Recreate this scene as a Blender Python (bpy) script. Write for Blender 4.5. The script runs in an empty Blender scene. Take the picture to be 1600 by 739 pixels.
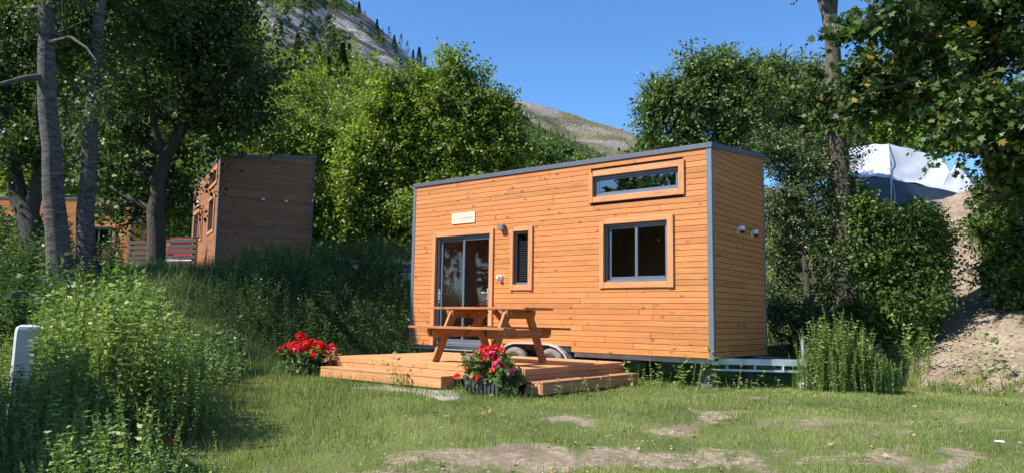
import bpy, math, random
import numpy as np
from mathutils import Vector, Matrix
SC = bpy.context.scene
COL = SC.collection
R = math.radians
random.seed(7)
RG = np.random.default_rng(11)

# ------------------------------------------------------------------ camera, sky, sun, exposure
F_PX, PITCH, ROLL, EYE = 1154.3, .1099, .0157, 1.5
cam = bpy.data.cameras.new('camera'); cam_o = bpy.data.objects.new('camera', cam); COL.objects.link(cam_o)
cam.sensor_width = 36; cam.lens = 36 * F_PX / 1600; cam.clip_start = .1; cam.clip_end = 12000
cam_o.matrix_world = Matrix.Translation((0, 0, EYE)) @ Matrix.Rotation(math.pi / 2 + PITCH, 4, 'X') @ Matrix.Rotation(ROLL, 4, 'Z')
SC.camera = cam_o
SC.view_settings.view_transform = 'Standard'; SC.view_settings.look = 'None'
SC.view_settings.exposure = 1.0; SC.view_settings.gamma = 1
SUN_EL, SUN_DIR = R(47), (-.955, -.296)
world = bpy.data.worlds.new('World'); SC.world = world; world.use_nodes = True
wn = world.node_tree; bg = wn.nodes['Background']
sky = wn.nodes.new('ShaderNodeTexSky'); sky.sky_type = 'NISHITA'; sky.sun_disc = False
sky.sun_elevation = SUN_EL; sky.sun_rotation = math.atan2(SUN_DIR[0], SUN_DIR[1])
sky.altitude = 1500; sky.air_density = 1.15; sky.dust_density = .2; sky.ozone_density = 8
hsv = wn.nodes.new('ShaderNodeHueSaturation'); hsv.inputs['Saturation'].default_value = 1.08
wn.links.new(sky.outputs[0], hsv.inputs['Color']); wn.links.new(hsv.outputs[0], bg.inputs[0]); bg.inputs[1].default_value = .112
sun = bpy.data.lights.new('sun', 'SUN'); sun.energy = 4.5; sun.angle = R(.55); sun.color = (1, .95, .86)
sun_o = bpy.data.objects.new('sun', sun); COL.objects.link(sun_o)
sv = Vector((SUN_DIR[0] * math.cos(SUN_EL), SUN_DIR[1] * math.cos(SUN_EL), math.sin(SUN_EL)))
sun_o.rotation_euler = sv.to_track_quat('Z', 'Y').to_euler()

# ------------------------------------------------------------------ measuring helpers (photo pixel -> place)
def ray(px, py):
    a, b = px - 800, py - 369.5
    u = a * math.cos(ROLL) + b * math.sin(ROLL); v = -a * math.sin(ROLL) + b * math.cos(ROLL)
    x, y, z = u / F_PX, 1, -v / F_PX
    return np.array([x, y * math.cos(PITCH) - z * math.sin(PITCH), y * math.sin(PITCH) + z * math.cos(PITCH)])
def at(px, py, Y):
    r = ray(px, py); return r * (Y / r[1]) + np.array([0, 0, EYE])

# ------------------------------------------------------------------ noise
def _h(ix, iy, iz):
    n = (ix * 374761393 + iy * 668265263 + iz * 1274126177) & 0xffffffff
    n = ((n ^ (n >> 13)) * 1103515245) & 0xffffffff
    return ((n ^ (n >> 16)) & 0xffff) / 65535.0
def noise(p):
    p = np.asarray(p, float)
    if p.shape[-1] == 2: p = np.concatenate([p, np.zeros(p.shape[:-1] + (1,))], -1)
    i = np.floor(p).astype(np.int64); f = p - i; f = f * f * (3 - 2 * f); r = 0
    for dx in (0, 1):
        for dy in (0, 1):
            for dz in (0, 1):
                w = (f[..., 0] if dx else 1 - f[..., 0]) * (f[..., 1] if dy else 1 - f[..., 1]) * (f[..., 2] if dz else 1 - f[..., 2])
                r = r + w * _h(i[..., 0] + dx, i[..., 1] + dy, i[..., 2] + dz)
    return r
def fbm(p, o=4):
    p = np.asarray(p, float); a, s, t = .5, 0, 0
    for k in range(o): s = s + a * noise(p * 2 ** k + 17.3 * k); t += a; a *= .5
    return s / t
def sst(a, b, x): t = np.clip((x - a) / (b - a), 0, 1); return t * t * (3 - 2 * t)

# ------------------------------------------------------------------ the lie of the land
TH = .673
DV = np.array([math.cos(TH), -math.sin(TH), 0]); WV = np.array([math.sin(TH), math.cos(TH), 0])
CORNER = np.array([3.1236, 11.4952, .9287]); CL = 6.66; CW = 2.27; ZB = .479
def height(x, y):
    x = np.asarray(x, float); y = np.asarray(y, float)
    g = .45 * sst(2.5, 9.5, y) - .12 * sst(4, -6, y)
    y0 = 10 + 4.6 * sst(-8, -3.4, x) + 5.5 * sst(-3.4, .5, x)
    t = np.clip((y - y0) / 6.5, 0, 1)
    left = 1.95 * (t * t * (3 - 2 * t)) * sst(9, 2, x) + .022 * np.clip(y - 22, 0, 80)
    s = (x - 7.3) * .75 + (y - 12) * .66
    bank = .42 * np.clip(s, 0, 12.2) + .03 * np.clip(s - 12.2, 0, 200)
    bank = bank * sst(-3, 5, x)
    k = np.maximum(left, bank)
    n = (fbm(np.stack([x, y], -1) * .45) - .5) * (.10 + .5 * sst(.1, 1.5, k)) + (fbm(np.stack([x, y], -1) * 2.1 + 9) - .5) * (.03 + .34 * sst(.1, 1.2, bank)) + (fbm(np.stack([x * .9 + y * .5, y * .35 - x * .3], -1) + 31) - .5) * .7 * sst(.2, 1.5, bank)
    return g + k + n
def H(x, y): return float(height(np.array([x]), np.array([y]))[0])

def ell(x, y, cx, cy, rx, ry): return np.exp(-(((x - cx) / rx) ** 2 + ((y - cy) / ry) ** 2))
def seg_d(x, y, pts):
    best = np.full(np.shape(x), 1e9)
    for (ax, ay), (bx, by) in zip(pts[:-1], pts[1:]):
        vx, vy = bx - ax, by - ay; t = np.clip(((x - ax) * vx + (y - ay) * vy) / (vx * vx + vy * vy), 0, 1)
        best = np.minimum(best, np.hypot(x - ax - t * vx, y - ay - t * vy))
    return best
PATH = [(8.6, 10.5), (8.2, 12.2), (9.0, 14), (9.7, 16.3), (11.3, 19), (13.2, 21.5), (14, 24)]
def bare(x, y):
    """how worn the ground is, 0 grass .. 1 bare earth"""
    p = np.stack([x, y], -1)
    b = .85 * ell(x, y, -.05, 6.65, 1.0, .38) + .6 * ell(x, y, .5, 8.1, .45, .25) + .42 * ell(x, y, -.9, 6.0, 1.1, .35) + .45 * ell(x, y, 3.3, 6.9, .8, .3)
    b = b + .2 * ell(x, y, 3.2, 8.4, 2.2, 1.1) + .14 * ell(x, y, 1.6, 6.4, 3.5, .7) + .14 * ell(x, y, 5.5, 7.6, 2, .8)
    b = b + .25 * ell(x, y, 3.6, 10.3, 1.4, .5)
    d = seg_d(x, y, PATH)
    s = (x - 7.3) * .75 + (y - 12) * .66
    wide = .52 + .1 * sst(13, 20, y) + 2.3 * ell(x, y, 9.1, 12.0, 2.3, 1.5)
    pathm = np.exp(-(d / wide) ** 4) * sst(-.25, .35, s)
    b = np.maximum(b, pathm * (1.22 - 1.5 * np.clip(fbm(p * .75 + 41, 3) - .52, 0, 1) * 2.3))
    b = b + .22 * sst(.1, .8, s) * sst(5, 7, x) * sst(19, 15, y)
    b = b + (fbm(p * 1.7 + 5) - .5) * .7 + (fbm(p * 5 + 3) - .5) * 1.15 + .17 * sst(-1, 2, x)
    b = b - .25 * sst(-1.5, -3, x)
    return b

# ------------------------------------------------------------------ tags and mesh helpers
def tag(o, label=None, cat=None, group=None, kind=None):
    for k, v in (('label', label), ('category', cat), ('group', group), ('kind', kind)):
        if v: o[k] = v
    return o
def thing(name, label, cat, loc=(0, 0, 0), rz=0, group=None):
    o = bpy.data.objects.new(name, None); COL.objects.link(o); o.empty_display_size = .2
    o.location = [float(v) for v in loc]; o.rotation_euler = (0, 0, rz)
    return tag(o, label, cat, group)
def link(name, me, mat, parent=None, loc=None, rot=None):
    if isinstance(mat, (list, tuple)):
        for m in mat: me.materials.append(m)
    elif mat and not me.materials: me.materials.append(mat)
    o = bpy.data.objects.new(name, me); COL.objects.link(o)
    if parent: o.parent = parent
    if loc is not None: o.location = [float(v) for v in loc]
    if rot is not None: o.rotation_euler = rot
    return o
def poly_mesh(name, V, k, shape_normals=False):
    """V: (n*k,3) vertices; every k in a row is one face (numpy, fast)"""
    V = np.ascontiguousarray(V, dtype=np.float32); n = len(V) // k
    me = bpy.data.meshes.new(name)
    me.vertices.add(len(V)); me.vertices.foreach_set('co', V.ravel())
    me.loops.add(len(V)); me.loops.foreach_set('vertex_index', np.arange(len(V), dtype=np.int32))
    me.polygons.add(n); me.polygons.foreach_set('loop_start', np.arange(0, len(V), k, dtype=np.int32))
    me.update(calc_edges=True); return me
def idx_mesh(name, V, F, smooth=True):
    V = np.ascontiguousarray(V, dtype=np.float32); F = np.ascontiguousarray(F, dtype=np.int32)
    me = bpy.data.meshes.new(name); k = F.shape[1]
    me.vertices.add(len(V)); me.vertices.foreach_set('co', V.ravel())
    me.loops.add(F.size); me.loops.foreach_set('vertex_index', F.ravel())
    me.polygons.add(len(F)); me.polygons.foreach_set('loop_start', np.arange(0, F.size, k, dtype=np.int32))
    if smooth: me.polygons.foreach_set('use_smooth', np.ones(len(F), dtype=bool))
    me.update(calc_edges=True); return me

class MB:
    def __init__(s): s.v = []; s.f = []; s.sm = []
    def add(s, vs, fs, smooth=False):
        b = len(s.v); s.v += [tuple(float(c) for c in v) for v in vs]; s.f += [tuple(b + i for i in f) for f in fs]; s.sm += [smooth] * len(fs)
        return s
    def box(s, x0, y0, z0, x1, y1, z1, bev=0):
        if not bev:
            vs = [(x, y, z) for z in (z0, z1) for y in (y0, y1) for x in (x0, x1)]
            return s.add(vs, [(0, 2, 3, 1), (4, 5, 7, 6), (0, 1, 5, 4), (2, 6, 7, 3), (0, 4, 6, 2), (1, 3, 7, 5)])
        # bevelled box: chamfer along its longest axis' edges and at its ends
        X = [(x0, x0 + bev, x1 - bev, x1), (y0, y0 + bev, y1 - bev, y1), (z0, z0 + bev, z1 - bev, z1)]
        dims = [x1 - x0, y1 - y0, z1 - z0]; a = dims.index(max(dims)); b, c = [i for i in range(3) if i != a]
        prof = [(X[b][1], X[c][0]), (X[b][2], X[c][0]), (X[b][3], X[c][1]), (X[b][3], X[c][2]), (X[b][2], X[c][3]), (X[b][1], X[c][3]), (X[b][0], X[c][2]), (X[b][0], X[c][1])]
        cb, cc = (X[b][0] + X[b][3]) / 2, (X[c][0] + X[c][3]) / 2
        sb = 1 - bev / max(1e-6, X[b][3] - X[b][0]) * 2; sc = 1 - bev / max(1e-6, X[c][3] - X[c][0]) * 2
        rings = []
        for t, k in ((X[a][0], 1), (X[a][1], 0), (X[a][2], 0), (X[a][3], 1)):
            for (p, q) in prof:
                if k: p, q = cb + (p - cb) * sb, cc + (q - cc) * sc
                v = [0, 0, 0]; v[a] = t; v[b] = p; v[c] = q; rings.append(v)
        fs = [tuple(range(7, -1, -1)), tuple(range(24, 32))]
        for r in range(3):
            for i in range(8):
                j = (i + 1) % 8; fs.append((r * 8 + i, r * 8 + j, r * 8 + 8 + j, r * 8 + 8 + i))
        return s.add(rings, fs)
    def beam(s, p, q, w, h, up=(0, 0, 1), bev=.004):
        """a squared timber from p to q, w wide, h deep"""
        p, q = Vector(p), Vector(q); a = (q - p); L = a.length; a.normalize(); u = Vector(up)
        b = a.cross(u).normalized(); c = b.cross(a).normalized()
        t = MB().box(0, -w / 2, -h / 2, L, w / 2, h / 2, bev if bev < min(w, h) / 3 else 0)
        return s.add([p + a * v[0] + b * v[1] + c * v[2] for v in t.v], t.f)
    def prism(s, pts, axis, a0, a1):
        """pts: polygon in the two other axes, extruded along axis (0,1,2)"""
        n = len(pts); vs = []
        for t in (a0, a1):
            for (p, q) in pts: v = [p, q]; v.insert(axis, t); vs.append(v)
        return s.add(vs, [tuple(range(n - 1, -1, -1)), tuple(range(n, 2 * n))] + [(i, (i + 1) % n, n + (i + 1) % n, n + i) for i in range(n)])
    def tube(s, pts, rad, n=8, cap=True, smooth=True):
        P = [Vector(p) for p in pts]; m = len(P)
        if not isinstance(rad, (list, tuple, np.ndarray)): rad = [rad] * m
        u = Vector((0, 0, 1)) if abs((P[1] - P[0]).normalized().z) < .9 else Vector((1, 0, 0)); vs = []
        for i in range(m):
            a = (P[min(i + 1, m - 1)] - P[max(i - 1, 0)]).normalized(); b = a.cross(u).normalized(); c = a.cross(b).normalized()
            u = b.cross(a)
            vs += [P[i] + (b * math.cos(2 * math.pi * k / n) + c * math.sin(2 * math.pi * k / n)) * rad[i] for k in range(n)]
        fs = [(i * n + k, i * n + (k + 1) % n, (i + 1) * n + (k + 1) % n, (i + 1) * n + k) for i in range(m - 1) for k in range(n)]
        s.add(vs, fs, smooth)
        if cap: s.add([vs[k] for k in range(n)], [tuple(range(n - 1, -1, -1))]); s.add([vs[(m - 1) * n + k] for k in range(n)], [tuple(range(n))])
        return s
    def lathe(s, prof, c=(0, 0, 0), axis='z', n=24, smooth=True):
        vs = []
        for (r, h) in prof:
            for k in range(n):
                a = 2 * math.pi * k / n; p, q = r * math.cos(a), r * math.sin(a)
                vs.append((c[0] + p, c[1] + q, c[2] + h) if axis == 'z' else ((c[0] + p, c[1] + h, c[2] + q) if axis == 'y' else (c[0] + h, c[1] + p, c[2] + q)))
        m = len(prof)
        return s.add(vs, [(i * n + k, i * n + (k + 1) % n, (i + 1) * n + (k + 1) % n, (i + 1) * n + k) for i in range(m - 1) for k in range(n)], smooth)
    def build(s, name, mat, parent=None, loc=None, rot=None, kind=None, label=None):
        me = bpy.data.meshes.new(name); me.from_pydata(s.v, [], s.f)
        me.polygons.foreach_set('use_smooth', s.sm); me.update()
        o = link(name, me, mat, parent, loc, rot)
        if kind: o['kind'] = kind
        if label: o['label'] = label
        return o

# ------------------------------------------------------------------ materials
class NT:
    def __init__(s, name):
        s.m = bpy.data.materials.new(name); s.m.use_nodes = True; s.t = s.m.node_tree; s.n = s.t.nodes
        s.p = s.n['Principled BSDF']; s.out = s.n['Material Output']
    def a(s, typ, **kw):
        n = s.n.new(typ)
        for k, v in kw.items():
            if k.startswith('i_'): n.inputs[k[2:].replace('_', ' ')].default_value = v
            else: setattr(n, k, v)
        return n
    def l(s, a, b): s.t.links.new(a, b)
    def ramp(s, fac, stops):
        r = s.a('ShaderNodeValToRGB'); e = r.color_ramp.elements
        while len(e) < len(stops): e.new(.5)
        for i, (p, c) in enumerate(stops): e[i].position = p; e[i].color = (c, c, c, 1) if isinstance(c, (int, float)) else tuple(c) + (1,)
        s.l(fac, r.inputs[0]); return r.outputs[0]
    def mix(s, f, a, b, t='MIX'):
        m = s.a('ShaderNodeMix', data_type='RGBA', blend_type=t)
        for sock, v in ((m.inputs[0], f), (m.inputs[6], a), (m.inputs[7], b)):
            if hasattr(v, 'links'): s.l(v, sock)
            else: sock.default_value = v if isinstance(v, (int, float)) else tuple(v) + (1,)
        return m.outputs[2]
    def math(s, op, a, b=0):
        m = s.a('ShaderNodeMath', operation=op)
        for i, v in enumerate((a, b)):
            if hasattr(v, 'links'): s.l(v, m.inputs[i])
            else: m.inputs[i].default_value = v
        return m.outputs[0]
    def bump(s, h, st=.3, d=.01):
        b = s.a('ShaderNodeBump', i_Strength=st, i_Distance=d); s.l(h, b.inputs['Height']); s.l(b.outputs[0], s.p.inputs['Normal'])

def simple(name, col, rough=.6, metal=0, var=.12, scale=9, bump=.15, spec=.5):
    t = NT(name); tc = t.a('ShaderNodeTexCoord'); n = t.a('ShaderNodeTexNoise', i_Scale=scale, i_Detail=6); t.l(tc.outputs['Object'], n.inputs['Vector'])
    c = t.ramp(n.outputs[0], [(.3, [v * (1 - var) for v in col]), (.7, [min(1, v * (1 + var)) for v in col])])
    t.l(c, t.p.inputs['Base Color']); t.p.inputs['Roughness'].default_value = rough; t.p.inputs['Metallic'].default_value = metal
    t.p.inputs['Specular IOR Level'].default_value = spec
    if bump: t.bump(n.outputs[0], bump, .004)
    return t.m

def wood(name, dark, mid, light, axis='x', rough=.62, knots=True, scale=1.0, rnd=1.0):
    """stained softwood; every board (object or loose piece) gets its own tone and grain"""
    t = NT(name); tc = t.a('ShaderNodeTexCoord'); oi = t.a('ShaderNodeObjectInfo'); g = t.a('ShaderNodeNewGeometry')
    rn = t.math('FRACT', t.math('ADD', oi.outputs['Random'], t.math('MULTIPLY', g.outputs['Random Per Island'], 7.31)))
    off = t.a('ShaderNodeCombineXYZ'); t.l(t.math('MULTIPLY', rn, 61.0), off.inputs[0]); t.l(t.math('MULTIPLY', rn, 37.0), off.inputs[1]); t.l(t.math('MULTIPLY', rn, 23.0), off.inputs[2])
    add = t.a('ShaderNodeVectorMath', operation='ADD'); t.l(tc.outputs['Object'], add.inputs[0]); t.l(off.outputs[0], add.inputs[1])
    mp = t.a('ShaderNodeMapping'); sc = {'x': (1, 14, 14), 'y': (14, 1, 14), 'z': (14, 14, 1)}[axis]
    mp.inputs['Scale'].default_value = [v * scale for v in sc]; t.l(add.outputs[0], mp.inputs[0])
    n1 = t.a('ShaderNodeTexNoise', i_Scale=2.2, i_Detail=8, i_Roughness=.62, i_Distortion=1.2); t.l(mp.outputs[0], n1.inputs['Vector'])
    n2 = t.a('ShaderNodeTexNoise', i_Scale=1.3, i_Detail=3); t.l(add.outputs[0], n2.inputs['Vector'])
    c = t.ramp(n1.outputs[0], [(.28, dark), (.5, mid), (.72, light)])
    c = t.mix(t.ramp(n2.outputs[0], [(.45, 0.0), (.8, .25)]), c, [dark[0] * .95, dark[1] * .8, dark[2] * .7])
    tone = t.ramp(rn, [(0, 1 - .2 * rnd), (.2, 1 - .02 * rnd), (.5, 1 + .09 * rnd), (.75, 1 - .12 * rnd), (1, 1 + .14 * rnd)])
    c = t.mix(1.0, c, tone, 'MULTIPLY')
    c = t.mix(t.ramp(t.math('FRACT', t.math('MULTIPLY', rn, 9.7)), [(.5, 0.0), (1, .4 * rnd)]), c, [light[0] * 1.15, light[1] * .75, light[2] * .7])
    if knots:
        mk = t.a('ShaderNodeMapping'); k = {'x': (5, 8, 8), 'y': (8, 5, 8), 'z': (8, 8, 5)}[axis]; mk.inputs['Scale'].default_value = k; t.l(add.outputs[0], mk.inputs[0])
        v = t.a('ShaderNodeTexVoronoi', i_Scale=.75, i_Randomness=1.0); t.l(mk.outputs[0], v.inputs['Vector'])
        c = t.mix(t.ramp(v.outputs['Distance'], [(.07, .8), (.13, .3), (.22, 0.0)]), c, [dark[0] * .38, dark[1] * .25, dark[2] * .2])
    t.l(c, t.p.inputs['Base Color']); t.p.inputs['Roughness'].default_value = rough; t.p.inputs['Specular IOR Level'].default_value = .35
    t.bump(n1.outputs[0], .35, .003); return t.m

def leafy(name, dark, mid, light, rough=.5, trans=.35, clump=1.2, tint=None, spec=.35, thr=.93):
    t = NT(name); g = t.a('ShaderNodeNewGeometry'); tc = t.a('ShaderNodeTexCoord')
    n = t.a('ShaderNodeTexNoise', i_Scale=clump, i_Detail=3); t.l(tc.outputs['Object'], n.inputs['Vector'])
    f = t.math('ADD', t.math('MULTIPLY', g.outputs['Random Per Island'], .62), t.math('MULTIPLY', t.math('SUBTRACT', n.outputs[0], .5), 1.5))
    f = t.math('ADD', f, .19)
    c = t.ramp(f, [(.08, dark), (.5, mid), (.95, light)])
    if tint: c = t.mix(t.ramp(t.math('FRACT', t.math('MULTIPLY', g.outputs['Random Per Island'], 13.7)), [(thr, 0.0), (thr + .04, .85)]), c, tint)
    t.l(c, t.p.inputs['Base Color']); t.p.inputs['Roughness'].default_value = rough; t.p.inputs['Specular IOR Level'].default_value = spec
    tr = t.a('ShaderNodeBsdfTranslucent'); b = t.mix(1.0, c, (1.15, 1.2, .55), 'MULTIPLY'); t.l(b, tr.inputs[0])
    mx = t.a('ShaderNodeMixShader'); mx.inputs[0].default_value = trans
    t.l(t.p.outputs[0], mx.inputs[1]); t.l(tr.outputs[0], mx.inputs[2]); t.l(mx.outputs[0], t.out.inputs[0]); return t.m

def bark(name, a, b, hstretch=True):
    t = NT(name); tc = t.a('ShaderNodeTexCoord'); mp = t.a('ShaderNodeMapping'); t.l(tc.outputs['Object'], mp.inputs[0])
    mp.inputs['Scale'].default_value = (4, 4, 11) if hstretch else (16, 16, 3)
    n = t.a('ShaderNodeTexNoise', i_Scale=1.6, i_Detail=9, i_Roughness=.7, i_Distortion=.5); t.l(mp.outputs[0], n.inputs['Vector'])
    n2 = t.a('ShaderNodeTexNoise', i_Scale=1.4, i_Detail=3); t.l(tc.outputs['Object'], n2.inputs['Vector'])
    c = t.ramp(n.outputs[0], [(.40, a), (.56, b)]); c = t.mix(t.ramp(n2.outputs[0], [(.45, 0.0), (.7, .45)]), c, (.07, .075, .04))
    t.l(c, t.p.inputs['Base Color']); t.p.inputs['Roughness'].default_value = .9; t.bump(n.outputs[0], 1.0, .05); return t.m

def glass(name, tint=(.86, .85, .82), refl=1.5, refl_add=.035):
    t = NT(name); fr = t.a('ShaderNodeFresnel', i_IOR=refl); gl = t.a('ShaderNodeBsdfGlossy'); gl.inputs['Roughness'].default_value = .02
    tc = t.a('ShaderNodeTexCoord'); n = t.a('ShaderNodeTexNoise', i_Scale=2.5, i_Detail=2); t.l(tc.outputs['Object'], n.inputs['Vector'])
    b = t.a('ShaderNodeBump', i_Strength=.05, i_Distance=.02); t.l(n.outputs[0], b.inputs['Height']); t.l(b.outputs[0], gl.inputs['Normal'])
    tr = t.a('ShaderNodeBsdfTransparent'); tr.inputs[0].default_value = tuple(tint) + (1,)
    mx = t.a('ShaderNodeMixShader'); gg = t.a('ShaderNodeNewGeometry'); f = t.math('MULTIPLY', t.math('ADD', t.math('MULTIPLY', fr.outputs[0], 1.1), refl_add), t.math('SUBTRACT', 1.0, gg.outputs['Backfacing']))
    t.l(f, mx.inputs[0]); t.l(tr.outputs[0], mx.inputs[1]); t.l(gl.outputs[0], mx.inputs[2]); t.l(mx.outputs[0], t.out.inputs[0]); return t.m

M = {}
ORA = ((.41, .15, .045), (.515, .205, .062), (.6, .265, .092))
M['clad'] = wood('larch_cladding', *ORA); M['clad_y'] = wood('larch_cladding_end', *ORA, axis='y')
M['clad_shade'] = wood('cladding_darkened_for_shade', (.2, .08, .035), (.28, .125, .055), (.36, .17, .08))  # weathered cabin's front boards, darkened in place of dappled tree shade
M['clad_old'] = wood('larch_cladding_weathered', (.20, .095, .055), (.29, .15, .085), (.36, .2, .125), axis='y')
M['trim_x'] = wood('larch_trim', (.40, .16, .062), (.53, .24, .1), (.61, .32, .15), knots=False, rnd=.5)
M['trim_z'] = wood('larch_trim_upright', (.40, .16, .062), (.53, .24, .1), (.61, .32, .15), axis='z', knots=False, rnd=.5)
M['deck'] = wood('deck_timber', (.40, .18, .072), (.52, .26, .11), (.60, .33, .16), rnd=.55, rough=.7)
M['deck_y'] = wood('deck_timber_across', (.34, .14, .065), (.43, .2, .098), (.51, .27, .14), axis='y', rnd=.55, rough=.7)
TB = ((.25, .082, .028), (.38, .145, .05), (.48, .21, .08))
M['table_x'] = wood('table_timber', *TB, rnd=.6); M['table_y'] = wood('table_timber_across', *TB, axis='y', rnd=.6); M['table_z'] = wood('table_timber_upright', *TB, axis='z', rnd=.6)
M['fence'] = wood('fence_timber', (.035, .026, .02), (.065, .048, .036), (.10, .075, .058), rnd=.8)
M['sign'] = wood('pale_sign_wood', (.66, .48, .34), (.76, .58, .43), (.82, .66, .5), knots=False, rnd=.1)
M['alu'] = simple('anthracite_aluminium', (.16, .19, .235), .42, .35, .06)
M['alu_sash'] = simple('grey_aluminium_sash', (.15, .18, .225), .4, .4, .06)  # slate grey of the sashes, close to the frame colour
M['cap'] = simple('anthracite_roof_edging', (.10, .11, .14), .5, .3, .15, 20)
M['dark'] = simple('dark_membrane', (.02, .018, .016), .9)
M['room'] = wood('interior_panel', (.42, .28, .2), (.55, .39, .29), (.62, .47, .36), axis='z', knots=False, rnd=.2)
M['galv'] = simple('galvanised_steel', (.48, .52, .55), .45, .55, .2, 5)
M['fender'] = simple('bright_mudguard', (.72, .76, .8), .28, .6, .08, 5)
M['rubber'] = simple('dusty_tyre_rubber', (.17, .16, .15), .9, 0, .3, 14)
M['rim'] = simple('grey_wheel_rim', (.55, .56, .58), .4, .5)
M['glass'] = glass('window_glass'); M['glass_sky'] = glass('loft_window_glass', (.12, .16, .2), 2.3, .1); M['glass_dark'] = glass('dark_glass', (.6, .64, .66), 1.45, .0)
M['lampw'] = simple('white_plastic', (.75, .76, .78), .4); M['lampd'] = simple('grey_lamp_body', (.16, .15, .16), .5)
M['black'] = simple('black_plastic', (.012, .012, .014), .5); M['slat'] = simple('grey_blind_slat', (.4, .43, .46), .5, .2)
M['red'] = simple('red_fabric', (.5, .03, .03), .8); M['redp'] = simple('red_car_paint', (.45, .02, .02), .3); M['whitep'] = simple('white_paint', (.78, .78, .78), .35)
M['pot'] = simple('dark_grey_plastic_trough', (.05, .055, .065), .55, 0, .35, 11); M['potb'] = simple('dark_brown_pot', (.05, .03, .03), .6, 0, .3, 12); M['soil'] = simple('potting_soil', (.04, .028, .02), .95, 0, .4, 40)
M['pale'] = simple('pale_grey_bollard_plastic', (.52, .53, .55), .5, 0, .08); M['conc'] = simple('pale_concrete', (.33, .30, .27), .9, 0, .18, 14, .6)
M['stone'] = simple('pale_stone', (.33, .285, .245), .9, 0, .3, 6, .6); M['block'] = simple('concrete_block', (.13, .12, .11), .95, 0, .2, 10, .5)
M['tent'] = simple('white_tent_canvas', (.46, .48, .53), .8, 0, .10, 1.7, .2); M['tentb'] = simple('blue_tent_canvas', (.05, .075, .13), .8, 0, .25, 3); M['tentg'] = simple('grey_blue_mudwall_canvas', (.22, .29, .36), .8, 0, .15, 3)
M['clod'] = simple('dry_earth_clod', (.24, .185, .135), .95, 0, .3, 9, .7)
M['dry'] = simple('dry_leaf', (.38, .22, .1), .9, 0, .4, 40); M['paper'] = simple('crumpled_white_paper', (.75, .74, .72), .8)
M['bark_grey'] = bark('grey_smooth_bark', (.03, .028, .025), (.13, .12, .108)); M['bark_dark'] = bark('dark_ridged_bark', (.035, .028, .024), (.085, .07, .055), False)
M['bark_brown'] = bark('brown_furrowed_bark', (.06, .045, .035), (.16, .125, .1), False)

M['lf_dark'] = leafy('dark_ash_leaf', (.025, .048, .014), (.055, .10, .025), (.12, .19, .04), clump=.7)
M['lf_mid'] = leafy('mid_green_leaf', (.045, .085, .02), (.095, .16, .032), (.18, .26, .05), clump=.6)
M['lf_bright'] = leafy('bright_green_leaf', (.07, .12, .02), (.165, .235, .035), (.31, .38, .065), clump=.6, trans=.4)
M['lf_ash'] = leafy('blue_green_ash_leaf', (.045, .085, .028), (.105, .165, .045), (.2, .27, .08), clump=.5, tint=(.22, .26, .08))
M['lf_maple'] = leafy('maple_leaf', (.022, .045, .011), (.055, .10, .022), (.14, .21, .045), clump=.55, trans=.3, tint=(.34, .22, .04))
M['lf_hill'] = leafy('hillside_leaf', (.06, .10, .025), (.13, .19, .045), (.23, .29, .08), clump=.08)
M['lf_willow'] = leafy('grey_willow_leaf', (.045, .07, .03), (.10, .14, .06), (.2, .25, .11), clump=.9, trans=.25)
M['lf_sun'] = leafy('yellow_green_leaf', (.07, .12, .015), (.14, .22, .025), (.25, .34, .05), clump=.5, trans=.45)
M['lf_conifer'] = leafy('dark_fir_needles', (.03, .06, .028), (.065, .11, .045), (.12, .17, .07), clump=.2, trans=.1)
M['nettle'] = leafy('nettle_leaf', (.085, .14, .04), (.2, .29, .08), (.38, .46, .16), clump=1.4, trans=.35)
M['weed'] = leafy('dark_weed_leaf', (.04, .08, .03), (.085, .15, .05), (.17, .25, .08), clump=.9, trans=.3)
M['grass'] = leafy('grass_blade', (.10, .16, .035), (.23, .31, .075), (.42, .46, .17), clump=.9, trans=.4, rough=.6, tint=(.46, .40, .2), thr=.82)
M['grass_long'] = leafy('long_grass_blade', (.06, .09, .025), (.13, .18, .05), (.28, .3, .1), clump=.8, trans=.35, tint=(.42, .36, .18))
M['geranium'] = leafy('geranium_leaf', (.05, .09, .025), (.11, .17, .045), (.2, .27, .09), clump=6)
def petal(n, c): return leafy(n, [v * .7 for v in c], c, [min(1, v * 1.2 + .02) for v in c], clump=9, trans=.3)
M['petal_red'] = petal('red_petal', (.72, .015, .02)); M['petal_pink'] = petal('pink_petal', (.8, .05, .22)); M['petal_coral'] = petal('coral_petal', (.8, .09, .06)); M['petal_yellow'] = petal('yellow_petal', (.75, .5, .02)); M['petal_violet'] = petal('violet_petal', (.6, .1, .55))

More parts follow.
